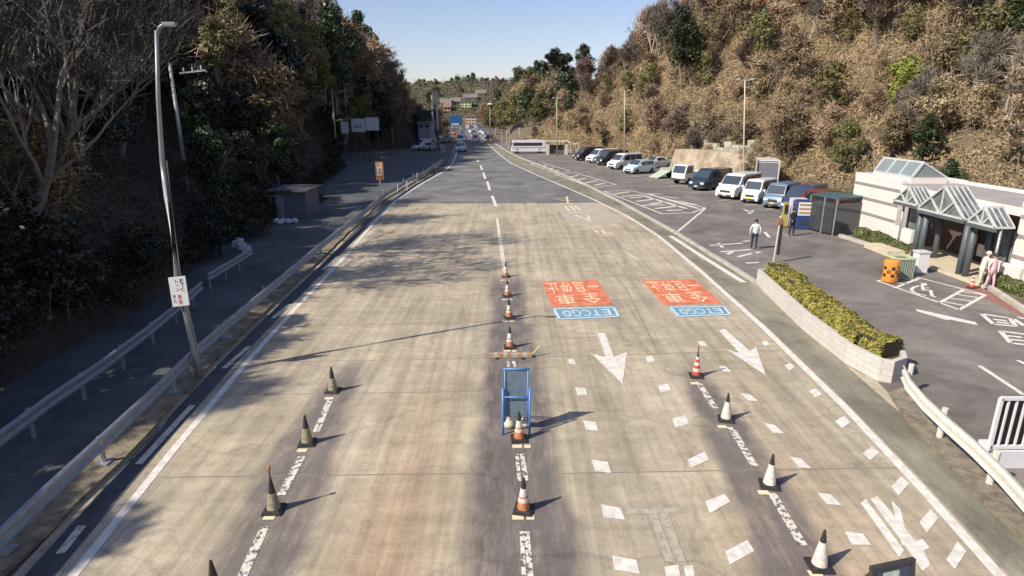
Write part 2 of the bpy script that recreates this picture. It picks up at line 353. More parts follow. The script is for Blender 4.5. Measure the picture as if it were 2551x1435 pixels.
# right-hand gutter strip between edge line and lot
P = [p for p in RE]; ys = [-3, 0, 4, 8] + list(np.arange(11, 120, 3)) + [130, 145, 160]
poly = [(interp(REt, y) + .16, y) for y in ys] + [(interp(SHt, y) - .02, y) for y in reversed(ys)]
mb = MB()
for i in range(len(ys) - 1):
    y0, y1 = ys[i], ys[i + 1]
    mb.add([(interp(REt, y0) + .16, y0, .009), (interp(SHt, y0), y0, .009), (interp(SHt, y1), y1, .009), (interp(REt, y1) + .16, y1, .009)], [(0, 1, 2, 3)])
struct(mb.build('gutter', m_shoulder))
# parking lot
ys = [-5] + list(np.arange(8, 120, 4)) + [125, 140, 155]
poly = [(interp(SHt, y) - .02, y) for y in ys] + [(2, 160)] + [(interp(RF, y) + .3, y) for y in (150, 125, 105, 85, 72, 64, 56, 44, 20, -5)]
lot = struct(MB().sheet(poly, 0).build('parking_lot', m_asph))
mb = MB()
k = [interp(SHt, y) for y in ys]
kp = [G(*p) for p in SHO[9:]]; kp = dens([Vector((p.x + .1, p.y, 0)) for p in kp], 2.5)
for a, b2 in zip(kp[:-1], kp[1:]):
    d = (b2 - a).normalized(); mb.bar(a + Vector((0, 0, .06)) + d * .02, b2 + Vector((0, 0, .06)) - d * .02, .2, .13)
struct(mb.build('kerb', m_kerb))
# red paved walk in front of the rest house
struct(MB().sheet([G(2405, 720), G(2551, 790), (21.3, 17), (21.3, 27.5)], .006).build('red_pavement', M('red_paving', (.22, .10, .085), col2=(.33, .16, .13), rough=.9, scale=3, bump=.3, coord='World')))

# ---------------------------------------------------------------- painted markings (children of the surface they lie on)
def mark(name, mb, mat, parent, label=None):
    o = mb.build(name, mat, parent)
    if label: o['label'] = label
    return o
mb = MB(); strip(mb, [p for p in dens(LE[:9], 3)], .18, .012); mark('edge_line', mb, m_paint, apron)
mb = MB(); strip(mb, [p for p in dens(LE[8:], 3)], .2, .012); mark('edge_line', mb, m_paint, road)
mb = MB(); strip(mb, [p for p in dens(RE[:9], 3)], .21, .014); mark('edge_line', mb, m_paint, apron)
mb = MB(); strip(mb, [p for p in dens(RE[8:], 3)], .2, .014); mark('edge_line', mb, m_paint, road)
mb = MB()
for s in ([(345, 1157), (480, 1010)], [(150, 1380), (205, 1310)], [(558, 918), (622, 862)], [(680, 793), (722, 758)], [(805, 672), (840, 640)]): pxs(mb, s, .16)
mark('shoulder_line', mb, m_worn2, apron)
for a, b2 in (((1188, 397), (1192, 404)), ((1197, 412), (1201, 424)), ((1204, 430), (1209, 446)), ((1214, 452), (1220, 474)), ((1226, 488), (1236, 515))):
    mb = MB(); pxs(mb, [a, b2], .26, .012); mark('lane_dash', mb, m_paint, road if b2[1] < 500 else apron)
mb = MB(); pxs(mb, [(1238, 542), (1246, 600), (1254, 650), (1258, 676)], [.16, .2, .2, .22]); mark('lane_line', mb, worn('speckled_paint', (.75, .7, .6), (.42, .37, .29), .43, 5), apron)
for a, b2 in (((1294, 1132), (1303, 1200)), ((1306, 1325), (1316, 1470)), ((1272, 900), (1276, 915))):
    for dx, ww in ((-7, .05), (7, .07)):
        mb = MB(); pxs(mb, [(a[0] + dx * .9, a[1]), (b2[0] + dx * 1.2, b2[1])], ww + .03); mark('lane_line', mb, m_worn, apron)
for a, b2 in (((825, 990), (787, 1078)), ((752, 1138), (700, 1235)), ((660, 1313), (600, 1445)), ((1738, 952), (1782, 1018)), ((1820, 1065), (1880, 1162)), ((1922, 1228), (2000, 1360))):
    mb = MB(); pxs(mb, [a, b2], .17); mark('lane_dash', mb, m_worn, apron)
mb = MB()
for q in ([(1360, 700)] * 0,):
    pass
# white guide squares along the toll lanes
DIA = [[(1413, 895), (1429, 895), (1435, 908), (1419, 908)], [(1432, 965), (1459, 968), (1463, 985), (1439, 985)], [(1452, 1048), (1484, 1052), (1491, 1075), (1460, 1071)],
 [(1473, 1146), (1514, 1152), (1523, 1180), (1482, 1174)], [(1497, 1257), (1546, 1267), (1557, 1296), (1504, 1290)], [(1525, 1385), (1585, 1396), (1595, 1431), (1530, 1420)],
 [(1608, 889), (1625, 886), (1631, 901), (1613, 904)], [(1639, 961), (1665, 956), (1671, 972), (1645, 980)], [(1674, 1044), (1709, 1035), (1717, 1056), (1682, 1067)],
 [(1713, 1146), (1755, 1126), (1767, 1146), (1722, 1166)], [(1757, 1250), (1806, 1231), (1819, 1251), (1768, 1280)], [(1806, 1375), (1862, 1346), (1879, 1374), (1818, 1408)],
 [(1738, 850), (1755, 852), (1763, 864), (1744, 862)], [(1790, 912), (1806, 913), (1823, 927), (1803, 927)], [(1843, 980), (1868, 983), (1889, 1000), (1864, 999)],
 [(1903, 1054), (1930, 1060), (1953, 1081), (1925, 1079)], [(1967, 1139), (1995, 1143), (2021, 1168), (1990, 1165)], [(2036, 1228), (2070, 1233), (2096, 1260), (2060, 1257)],
 [(2104, 1325), (2150, 1331), (2170, 1359), (2122, 1358)], [(1897, 850), (1910, 850), (1919, 861), (1904, 862)], [(1954, 911), (1968, 905), (1980, 915), (1966, 924)],
 [(2015, 975), (2032, 968), (2047, 983), (2030, 992)], [(2080, 1050), (2103, 1037), (2118, 1053), (2098, 1068)], [(2148, 1130), (2172, 1113), (2191, 1128), (2168, 1147)],
 [(2220, 1213), (2245, 1188), (2265, 1205), (2238, 1235)], [(2290, 1302), (2318, 1270), (2338, 1290), (2309, 1328)], [(2357, 1395), (2385, 1350), (2407, 1375), (2378, 1419)]]
for q in DIA:
    c = (sum(p[0] for p in q) / 4, sum(p[1] for p in q) / 4)
    mb = MB(); pxpoly(mb, q, .012); mark('guide_square', mb, m_paint, apron)
for q in ([(1655, 1413), (1690, 1408), (1696, 1445), (1662, 1450)], [(1702, 1412), (1726, 1409), (1733, 1450), (1712, 1450)]):
    mb = MB(); pxpoly(mb, q, .012); mark('guide_square', mb, m_paint, apron)
for q in ([(1488, 830), (1508, 831), (1529, 890), (1562, 878), (1551, 958), (1474, 882), (1509, 890)], [(1790, 823), (1806, 820), (1868, 875), (1884, 866), (1908, 936), (1811, 872), (1842, 880)]):
    mb = MB(); pxpoly(mb, q, .013); mark('arrow_marking', mb, m_paint, apron)
# big merge character at lower right
mb = MB()
for q in ([(2143, 1253), (2157, 1244), (2252, 1372), (2240, 1390)], [(2168, 1244), (2186, 1237), (2300, 1372), (2318, 1408), (2298, 1424), (2255, 1362)], [(2220, 1248), (2243, 1270), (2262, 1345), (2248, 1362)], [(2262, 1356), (2298, 1344), (2316, 1366), (2280, 1382)]):
    pxpoly(mb, q, .012 + .0015 * len(mb.f) * 0 + .001 * (len(mb.f) // 2))
mark('lane_character', mb, m_paint, apron)
mb = MB(); pxs(mb, [(1560, 1275), (1700, 1272)], .14, .011); pxs(mb, [(1625, 1278), (1670, 1400)], .16, .0118); pxs(mb, [(1655, 1278), (1700, 1400)], .13, .0118)
mark('faded_marking', mb, worn('ghost_paint', (.46, .42, .33), (.36, .32, .24), .47, 5), apron)
# red stop panels
m_red = M('red_road_paint', (.62, .155, .07), col2=(.82, .28, .15), rough=.8, scale=3, coord='World', detail=10); weather(m_red, crack=False, stain=.3, scale=2)
m_blue = M('blue_road_paint', (.12, .26, .38), col2=(.22, .40, .52), rough=.7, scale=3, coord='World')
m_cream = M('cream_road_paint', (.80, .66, .44), rough=.7, var=.1, scale=8, coord='World')
def bil(q, u, v):            # q: far-left, far-right, near-right, near-left ; text upside down from the camera
    a, b2, c, d = q; u = 1 - u; v = 1 - v
    # v=1 -> far , v=0 -> near
    far = a.lerp(b2, u); near = d.lerp(c, u); return near.lerp(far, v)
def road_text(mb, body, q, u0, u1, v0, v1, z):
    vs, fs = text_verts(body)
    if vs: mb.add([(*bil(q, u0 + (u1 - u0) * a, v0 + (v1 - v0) * b3).xy, z) for a, b3 in vs], fs)
for q in ([(1350, 702), (1488, 698), (1526, 759), (1376, 766)], [(1598, 699), (1730, 696), (1797, 756), (1655, 761)]):
    g = [G(*p) for p in q]; mb = MB().sheet(g, .011); pnl = mark('stop_panel', mb, m_red, apron)
    mb = MB(); road_text(mb, '全', g, .12, .44, .56, .93, .0155); road_text(mb, '車', g, .56, .88, .56, .93, .0155)
    for i, ch in enumerate('一旦停止'): road_text(mb, ch, g, .05 + .235 * i, .05 + .235 * i + .2, .08, .48, .0155)
    t = mark('lettering', mb, m_cream, pnl)
for q in ([(1374, 768), (1532, 764), (1547, 791), (1390, 798)], [(1663, 764), (1806, 762), (1824, 786), (1690, 791)]):
    g = [G(*p) for p in q]; pnl = mark('toll_panel', MB().sheet(g, .011), m_blue, apron)
    mb = MB()
    def B(u, v): return bil(g, u, v)
    for a, b2 in (((.03, .08), (.97, .08)), ((.97, .08), (.97, .92)), ((.97, .92), (.03, .92)), ((.03, .92), (.03, .08))): strip(mb, [B(*a), B(*b2)], .09, .0155)
    for i, ch in enumerate('ETCG◎'): road_text(mb, ch, g, .12 + .155 * i, .12 + .155 * i + .135, .24, .78, .0165)
    mark('lettering', mb, M('pale_blue_paint', (.62, .72, .72), rough=.7, var=.06, coord='World'), pnl)
# lettering far down the right lane, seen upside down
mb = MB()
for s in ([(1380, 496), (1410, 496)], [(1412, 490), (1415, 508)], [(1397, 500), (1426, 500)], [(1396, 507), (1428, 507)], [(1408, 515), (1420, 526)], [(1420, 513), (1433, 524)], [(1431, 514), (1447, 524)], [(1418, 529), (1456, 529)],
          [(1432, 536), (1470, 550)], [(1465, 537), (1467, 546)], [(1466, 552), (1480, 551)], [(1468, 566), (1500, 565)], [(1480, 573), (1492, 580)], [(1495, 586), (1530, 586)], [(1500, 575), (1508, 583)], [(1515, 580), (1530, 584)]): pxs(mb, s, .17)
mark('lane_lettering', mb, m_cream, apron)
mb = MB(); pxs(mb, [(1553, 626), (1593, 648)], [.1, .22]); mark('faded_arrow', mb, m_worn2, apron)
# expansion joints and patch edges
mb = MB()
for (a, b2) in (((935, 560), (1590, 553)), ((900, 598), (1650, 590)), ((800, 712), (1225, 705)), ((700, 815), (1215, 800)), ((560, 985), (1200, 975)), ((395, 1190), (1180, 1180)), ((1400, 1180), (2260, 1165)), ((1010, 506), (1482, 500)), ((640, 903), (1225, 893)), ((1340, 890), (1960, 872)), ((1330, 846), (1500, 840))): pxs(mb, [a, b2], .035, .0065)
pxs(mb, [(1365, 500), (1440, 590), (1560, 720), (1640, 880)], .04, .0068)
mark('joint', mb, M('joint_sealer', (.25, .21, .165), rough=.9, coord='World'), apron)
mb = MB(); pxpoly(mb, [(1378, 506), (1490, 505), (1560, 556), (1420, 560)], .0063); mark('patch', mb, M('newer_concrete', (.44, .39, .31), rough=.9, var=.12, scale=1.2, coord='World', detail=9), apron)
# parking lot markings
def frame(pts, w=.18, par=lot, nm='bay_outline', z=.010):
    mb = MB(); pts = [G(*p) for p in pts]; strip(mb, pts + [pts[0], pts[0].lerp(pts[1], .02)], w, z); return mark(nm, mb, m_paint, par)
frame([(1505, 477), (1568, 474), (1757, 518), (1725, 530), (1650, 533)]); frame([(1385, 435), (1430, 430), (1535, 460), (1478, 468)]); frame([(1320, 408), (1352, 406), (1420, 426), (1385, 432)])
mb = MB()
for s in ([(1530, 483), (1570, 478)], [(1548, 490), (1598, 486)], [(1565, 494), (1600, 491)], [(1585, 502), (1632, 496)], [(1620, 509), (1655, 503)], [(1600, 512), (1655, 510)], [(1632, 520), (1690, 513)], [(1660, 525), (1700, 523)],
          [(1600, 487), (1710, 520)], [(1618, 484), (1740, 520)], [(1412, 443), (1440, 437)], [(1430, 450), (1460, 444)], [(1455, 456), (1490, 450)], [(1480, 462), (1505, 457)], [(1345, 417), (1362, 412)], [(1360, 423), (1380, 418)], [(1378, 428), (1392, 424)]): pxs(mb, s, .34, .009)
mark('bay_lettering', mb, m_paint, lot)
mb = MB()
for s in ([(1612, 482), (1650, 484)], [(1650, 490), (1690, 494)], [(1690, 502), (1735, 510)]): pxs(mb, s, .3, .011)
mark('bay_hatching', mb, m_paint, lot)
mb = MB(); pxs(mb, [(1757, 520), (1680, 584)], .16); mark('bay_line', mb, m_paint, lot)
mb = MB(); strip(mb, [Vector((p.x - .35, p.y, 0)) for p in dens([G(*p) for p in [(1872, 704), (1760, 636), (1684, 588)]], 2)], [.3] + [.22] * 6 if 0 else .3, .0145); mark('kerb_line', mb, m_paint, apron)
mb = MB()
for s in ([(1768, 612), (1850, 606)], [(1795, 628), (1870, 622)], [(1838, 640), (1880, 630)], [(1812, 634), (1825, 627)], [(1858, 656), (1890, 654)], [(1790, 606), (1800, 617)], [(1875, 632), (1895, 628)], [(1850, 602), (1868, 600)], [(1876, 525), (1866, 533)], [(1852, 522), (1872, 530)], [(1905, 578), (1917, 592)]): pxs(mb, s, .2, .0095)
mark('lot_lettering', mb, m_paint, lot)
for a, b2 in (((2185, 700), (2390, 772)), ((2185, 700), (2260, 690)), ((2280, 690), (2455, 735)), ((2228, 718), (2290, 694)), ((2455, 735), (2390, 772)), ((2340, 755), (2400, 722)), ((2218, 703), (2262, 708)), ((2250, 694), (2285, 700)), ((2362, 742), (2423, 752)), ((2378, 733), (2436, 742)), ((2392, 726), (2448, 735)), ((2350, 752), (2405, 762))):
    mb = MB(); pxs(mb, [a, b2], .13, .009 + .0006 * (a[0] % 5)); mark('bay_line', mb, m_paint, lot)
mb = MB()      # wheelchair symbol
pxs(mb, [(2290, 712), (2276, 716), (2270, 722), (2276, 728), (2292, 734), (2308, 737)], .13, .009); pxs(mb, [(2296, 722), (2318, 724), (2322, 738), (2332, 741)], .13, .0096); pxs(mb, [(2297, 711), (2300, 724)], .12, .0102); pxs(mb, [(2298, 718), (2316, 718)], .1, .0108); pxpoly(mb, [(2293, 706), (2308, 706), (2310, 712), (2296, 712)], .0114)
mark('wheelchair_symbol', mb, m_paint, lot)
mb = MB(); pxpoly(mb, [(2282, 770), (2430, 803), (2436, 811), (2368, 797), (2360, 798), (2284, 776)], .009); mark('lot_arrow', mb, m_paint, lot)
mb = MB()
for s in ([(2446, 783), (2475, 808)], [(2450, 783), (2516, 793)], [(2475, 808), (2530, 813)], [(2516, 793), (2530, 813)], [(2474, 796), (2508, 800)], [(2482, 803), (2514, 806)], [(2525, 795), (2551, 812)], [(2535, 790), (2551, 795)], [(2492, 825), (2551, 833)], [(2492, 825), (2518, 855)], [(2518, 855), (2560, 860)], [(2510, 837), (2545, 841)], [(2515, 846), (2551, 850)]): pxs(mb, s, .16, .0095)
mark('lot_lettering', mb, m_paint, lot)
mb = MB(); pxs(mb, [(2440, 912), (2551, 985)], .14); pxs(mb, [(2534, 898), (2600, 930)], .14); mark('bay_line', mb, m_paint, lot)
for i in range(11):        # stall lines under the parked row
    a = G(*[(1440, 405), (1485, 416), (1530, 428), (1572, 440), (1612, 450), (1668, 464), (1722, 480), (1790, 500), (1852, 512), (1905, 522), (1960, 532)][i]); d = Vector((.9, .44, 0))
    mb = MB(); strip(mb, [a, a + d * 4.5], .14, .009); mark('stall_line', mb, m_paint, lot)
# verge island with leaves under the inner guardrail
VC = [G(*p) for p in [(250, 1165), (430, 985), (490, 912), (565, 848), (660, 758), (742, 685), (800, 632), (845, 590), (945, 500), (1000, 468), (1060, 434), (1100, 408)]]
VC = [Vector((VC[0].x + .3, -3, 0))] + VC
m_verge = M('verge_gravel', (.11, .10, .085), col2=(.36, .29, .19), rough=.95, scale=3.0, bump=.8, coord='World', detail=10)
mb = MB(); vv = dens(VC, 1.5)
for a, b2 in zip(vv[:-1], vv[1:]):
    mb.bar(a + Vector((0, 0, .045)), b2 + Vector((0, 0, .045)), .75 + .25 * nz(a.x, a.y, .4), .11)
struct(mb.build('verge', m_verge))
mb = MB(); strip(mb, dens(LE[:9], 3), .5, .0085, off=.55); struct(mb.build('side_drain', M('drain_concrete', (.075, .078, .085), rough=.85, var=.3, scale=2, coord='World')))
# dirt strip by right guardrail
poly = [G(*p) for p in [(2215, 985), (2250, 1040), (2320, 1120), (2420, 1230), (2551, 1352)]] + [Vector((9.7, 2, 0)), Vector((11.6, 2, 0)), G(2551, 1262), G(2480, 1185), G(2400, 1108), G(2320, 1040), G(2262, 965)]
mb = MB().prism(poly, -.02, .1); struct(mb.build('dirt_verge', M('dry_verge', (.13, .11, .085), col2=(.33, .28, .2), rough=.95, scale=4, bump=.7, coord='World', detail=9)))
# ================================================================ street furniture
m_glass = glassy('dark_glass', (.03, .035, .04)); m_tyre = M('tyre_rubber', .022, rough=.8); m_rim = M('wheel_rim', .42, rough=.35, metal=.6)
m_orange = M('cone_orange', (.40, .12, .05), col2=(.62, .24, .10), rough=.65, scale=11, detail=8); m_refl = M('reflective_sleeve', (.46, .42, .36), col2=(.82, .78, .70), rough=.55, scale=12, detail=8)
m_lime = M('weathered_yellow_sleeve', (.13, .12, .07), col2=(.46, .43, .27), rough=.7, scale=14, detail=8); m_redp = M('red_plastic', (.58, .07, .05), rough=.5); m_cblack = M('scuffed_black_plastic', .03, rough=.55, var=.4, scale=12)
def make_cone(kind, label, grp, h=.72):
    t = thing('traffic_cone', label, 'traffic cone', group=grp)
    b = MB().box((0, 0, .022), (.38, .38, .044), taper=.94); b.box((0, 0, .056), (.30, .30, .03), taper=.9); b.build('base', m_cblack, t)
    def rr(z): return .118 * (1 - z / h) ** 1.08 + .020
    bands = {'centre': [(0.07, 0), (.22, 1), (.30, 0), (.34, 1), (.50, 2), (h, 2)], 'left': [(0.07, 1), (.40, 2), (h, 2)], 'right': [(0.07, 1), (.5, 2), (h, 2)], 'stripe': [(0.07, 0), (.18, 1), (.27, 0), (.36, 1), (.45, 0), (.54, 1), (.62, 2), (h, 2)]}[kind]
    prof = []; mis = []
    for (z0, mi), (z1, _) in zip(bands[:-1], bands[1:]):
        prof += [(rr(z0) + (.004 if mi == 1 else 0), z0), (rr(z1) + (.004 if mi == 1 else 0), z1)]; mis += [mi, mi]
    prof.append((.012, h + .01)); mis.append(2)
    sl = {'centre': m_refl, 'left': m_lime, 'right': m_refl, 'stripe': m_refl}[kind]
    MB().lathe(prof, 20, mis=mis[:-1] + [2]).build('body', [m_redp if kind == 'stripe' else m_orange, sl, m_cblack], t, smooth=False)
    return t
CONES = [('left', (830, 975), 'yellowed black-tipped cone farthest up the left row'), ('left', (766, 1105), 'yellowed black-tipped cone second from the far end of the left row'), ('left', (683, 1272), 'yellowed black-tipped cone with a lamp stalk, nearest whole one of the left row'), ('left', (540, 1492), 'black tip of a cone cut off by the bottom edge of the picture'),
 ('right', (1808, 1046), 'white-sleeved cone just beyond the worn dash, second of the right row'), ('right', (1916, 1210), 'white-sleeved cone standing between two worn dashes of the right row'), ('right', (2040, 1412), 'white-sleeved cone nearest the black framed sign board'),
 ('centre', (1304, 1272), 'orange and white cone nearest the bottom of the centre row'), ('centre', (1293, 1095), 'orange and white cone in front of the blue signboard frame'), ('centre', (1270, 866), 'cone just beyond the striped bar in the centre row'), ('centre', (1268, 792), 'cone at the tip of the lamp post shadow in the centre row'), ('centre', (1264, 738), 'centre row cone second from the far end'), ('centre', (1260, 690), 'farthest cone at the end of the speckled centre line'),
 ('stripe', (1734, 938), 'red and white striped cone with a stalk at the head of the right row')]
for kind, p, lab in CONES:
    c = make_cone(kind, lab, {'left': 'cones of the left row', 'right': 'cones of the right row', 'centre': 'cones of the centre row', 'stripe': 'cones of the right row'}[kind]); c.location = G(*p); c.location.z = .006; c.rotation_euler.z = random.uniform(-.25, .25)
    if lab.find('stalk') > 0:
        b = MB().tube([(0, 0, .7), (0, 0, .93)], .014, 6); b.build('stalk', m_cblack, c); MB().lathe([(.02, .88), (.035, .91), (.035, .96), (.015, .98)], 8).build('lamp', m_orange, c)
    g = G(p[0] + random.uniform(-4, 6), p[1] + (18 if p[1] > 880 else 9)); s = .3
    mb = MB(); mb.add([(g.x - .2, g.y - .07, .0135), (g.x + .02, g.y - .07, .0135), (g.x + .02, g.y + .07, .0135), (g.x - .2, g.y + .07, .0135)], [(0, 1, 2, 3)])
    if kind == 'centre': mb.add([(g.x + .07, g.y - .07, .0135), (g.x + .22, g.y - .07, .0135), (g.x + .22, g.y + .07, .0135), (g.x + .07, g.y + .07, .0135)], [(0, 1, 2, 3)])
    mark('cone_marker', mb, m_cream, apron)
# blue signboard stand seen from behind
m_bluef = M('blue_steel', (.10, .26, .60), rough=.4, var=.15); m_mesh = M('grey_board_back', (.13, .18, .23), rough=.6, var=.2, scale=6)
base = G(1286, 1084); t = thing('sign_stand', 'blue steel frame of a signboard seen from behind in the centre row', 'sign stand', base, R(-1))
fr = MB(); hw = .315
for s in (-1, 1): fr.tube([(s * hw, 0, 0), (s * hw, .12, 1.16)], .026, 8)
fr.tube([(-hw, .1, .94), (hw, .1, .94)], .02, 6); fr.build('front_frame', m_bluef, t, smooth=True)
fr = MB()
for s in (-1, 1): fr.tube([(s * (hw - .045), .08, .3), (s * (hw - .045), .22, 1.60)], .018, 6)
fr.tube([(-hw, .22, 1.60), (hw, .22, 1.60)], .025, 8); fr.build('board_frame', m_bluef, t, smooth=True)
MB().add([(-.25, .13, .42), (.25, .13, .42), (.25, .22, 1.58), (-.25, .22, 1.58), (-.25, .15, .42), (.25, .15, .42), (.25, .24, 1.58), (-.25, .24, 1.58)], [(0, 1, 2, 3), (7, 6, 5, 4), (0, 4, 5, 1), (3, 2, 6, 7), (0, 3, 7, 4), (1, 5, 6, 2)]).build('board', m_mesh, t)
for s in (-1, 1):
    MB().tube([(s * hw, .12, 1.12), (s * hw, .95, 0)], .02, 6).build('rear_leg', m_bluef, t)
for dx, dy, nm in ((-.17, .38, 'white-green sandbag slumped at the left foot of the blue stand'), (.2, .42, 'white sandbag slumped at the right foot of the blue stand')):
    b = MB().lathe([(.10, .0), (.15, .05), (.14, .12), (.07, .19), (.03, .21), (.05, .25)], 10); o = b.build('sandbag', M('sandbag_cloth', (.55, .57, .45), rough=.9, var=.25, scale=12, bump=.5), smooth=True, loc=base + Vector((dx, dy, .008)))
    tag(o, nm, 'sandbag', 'sandbags holding the blue stand')
# orange and white bar lying across the centre strip
a = G(1217, 890); b2 = G(1325, 889); t = thing('striped_bar', 'low orange and white striped bar lying across the centre strip', 'barrier bar', (a.x, a.y, .0))
L = (b2 - a).length
for i in range(9):
    o = MB().box((L / 9 * (i + .5), 0, .075), (L / 9 - .004, .16, .11)).build('stripe_block', M('faded_orange', (.34, .15, .07), col2=(.55, .36, .22), rough=.8, scale=9) if i % 2 == 0 else M('faded_cream', (.36, .31, .24), col2=(.6, .54, .44), rough=.8, scale=9), t)
MB().tube([(L - .05, 0, .02), (L + .25, .1, .35)], .025, 6).build('prop', M('straw_rope', (.6, .5, .3)), t)
for i in (.2, .8): MB().box((L * i, 0, .017), (.1, .4, .03)).build('foot', m_cblack, t)
# framed sign board cut by the bottom edge
c = Vector((5.55, 7.35, 0)); t = thing('framed_sign', 'black framed sign board cut off by the bottom edge beside the merge character', 'sign board', (c.x, c.y, .006), R(14))
f = MB()
for s in (-1, 1): f.bar((s * .36, -.12, 0), (s * .36, .05, 1.04), .05)
f.bar((-.385, .055, 1.06), (.385, .055, 1.06), .06); f.bar((-.33, -.05, .42), (.33, -.05, .42), .04); f.build('frame', m_dark, t)
MB().add([(-.33, -.045, .45), (.33, -.045, .45), (.33, .045, 1.02), (-.33, .045, 1.02)], [(0, 1, 2, 3)]).add([(-.33, -.03, .45), (.33, -.03, .45), (.33, .06, 1.02), (-.33, .06, 1.02)], [(3, 2, 1, 0)]).build('board', M('navy_board', (.05, .07, .12), rough=.4), t)
MB().add([(-.17, -.038, .5), (.12, -.038, .5), (.12, .028, .96), (-.17, .028, .96)], [(0, 1, 2, 3)]).build('notice', M('pale_notice', (.5, .6, .5), rough=.5, var=.3, scale=10), t)
for s in (-1, 1): MB().bar((s * .36, .05, 1.0), (s * .36, .55, 0), .035).build('rear_leg', m_dark, t)
# ---- guardrails
def wprofile(): return [(-.0, -.175), (.05, -.15), (.06, -.09), (.01, -.04), (.01, .04), (.06, .09), (.05, .15), (.0, .175)]
def guardrail(label, pts, z, posts, mat, postmat, side=1, name='guardrail', pw=.11, base=False):
    o0 = pts[0]; t = thing(name, label, 'guardrail', (o0.x, o0.y, 0))
    pp = [p - Vector((o0.x, o0.y, 0)) for p in pts]; vs = []; fs = []; pr = wprofile(); prb = [(x - .012, y) for x, y in pr[::-1]]; ring = pr + prb; n = len(ring)
    for i, p in enumerate(pp):
        d = (pp[min(i + 1, len(pp) - 1)] - pp[max(i - 1, 0)]).normalized(); nn = Vector((d.y, -d.x, 0)) * side
        for x, y in ring: vs.append((p.x + nn.x * x, p.y + nn.y * x, z + y))
    for i in range(len(pp) - 1):
        for k in range(n): fs.append((i * n + k, i * n + (k + 1) % n, (i + 1) * n + (k + 1) % n, (i + 1) * n + k))
    fs += [tuple(range(n)), tuple((len(pp) - 1) * n + k for k in range(n))]
    MB().add(vs, fs).build('rail', mat, t)
    for q in posts:
        q = Vector((q[0] - o0.x, q[1] - o0.y, 0)); m_ = MB(); nn = min(range(len(pp)), key=lambda i: (pp[i] - q).length)
        m_.tube([q, q + Vector((0, 0, z + .14))], pw / 2, 8)
        if base: m_.box(q + Vector((0, 0, .12)), (.3, .3, .03))
        m_.build('post', postmat, t)
    return t
m_rail_l = M('dull_rail', (.27, .31, .35), rough=.5, metal=.3, var=.15, scale=5); m_rail_r = M('cream_rail', (.66, .64, .57), rough=.5, var=.1, scale=6)
ZB = .62
op = [G(p[0], p[1], ZB) for p in [(-160, 1200), (0, 1093), (120, 1003), (250, 915), (370, 825), (440, 768), (502, 712)]]
op = [Vector((p.x, p.y, 0)) for p in op]; op = [op[0] + (op[0] - op[1]) * 1.2] + op
def along(pts, step, off=Vector((0, 0, 0)), st=0):
    out = []; acc = st
    for a, b2 in zip(pts[:-1], pts[1:]):
        L = (b2 - a).length
        while acc < L: out.append(a.lerp(b2, acc / L) + off); acc += step
        acc -= L
    return out
guardrail('long dark guardrail on the shaded left side of the service road', dens(op, 1), ZB, along(op, 2.0, Vector((-.1, 0, 0)), .6), m_rail_l, m_rail_l)
op2 = [G(p[0], p[1], ZB) for p in [(518, 692), (575, 658), (626, 627)]]; op2 = [Vector((p.x, p.y, 0)) for p in op2]
guardrail('short separate guardrail length beyond the gap on the shaded left side', dens(op2, 1), ZB, along(op2, 1.6, Vector((-.1, 0, 0)), .3), m_rail_l, m_rail_l)
ip = [G(p[0], p[1], .58) for p in [(-60, 1400), (95, 1250), (250, 1105), (400, 965), (485, 880), (600, 780), (700, 697), (800, 612), (905, 530), (960, 485), (1020, 448), (1060, 428), (1105, 398)]]
ip = [Vector((p.x, p.y, 0)) for p in ip]; ip = [Vector((ip[0].x + .2, -2, 0))] + ip
IPOST = [G(*p) for p in [(15, 1385), (262, 1162), (437, 985), (497, 912), (566, 848), (661, 757), (742, 685), (800, 636), (845, 600), (875, 568), (905, 545), (945, 500), (982, 478), (1006, 462), (1030, 448), (1055, 432), (1080, 418)]]
guardrail('long steel guardrail between the service road and the carriageway', dens(ip, 1.5), .58, [(p.x, p.y) for p in IPOST], m_rail_l, m_steel, base=True)
rp = [G(p[0], p[1], .7) for p in [(2247, 925), (2262, 958), (2300, 1003), (2355, 1055), (2420, 1112), (2490, 1180), (2560, 1258), (2640, 1360)]]; rp = [Vector((p.x, p.y, 0)) for p in rp]; rp = rp + [rp[-1] + (rp[-1] - rp[-2])]
guardrail('cream guardrail curving down from the end of the planter wall', dens(rp, .5), .7, [tuple(G(*p).xy) for p in [(2258, 978), (2338, 1098), (2462, 1214), (2590, 1400)]], m_rail_r, m_rail_r, side=-1, pw=.14)
# white delineator posts
for i, p in enumerate([(945, 500), (981, 488), (1004, 478), (1030, 455), (1077, 428)]):
    g = G(p[0] + 4, p[1]); o = MB().lathe([(.06, 0), (.035, .03), (.035, .9), (.02, .93)], 10).build('delineator', m_white, loc=g + Vector((.25, 0, .1)))
    tag(o, ['nearest', 'second nearest', 'middle', 'second farthest', 'farthest'][i] + ' slim white delineator post along the far bend of the left guardrail', 'marker post', 'white marker posts at the far left bend')
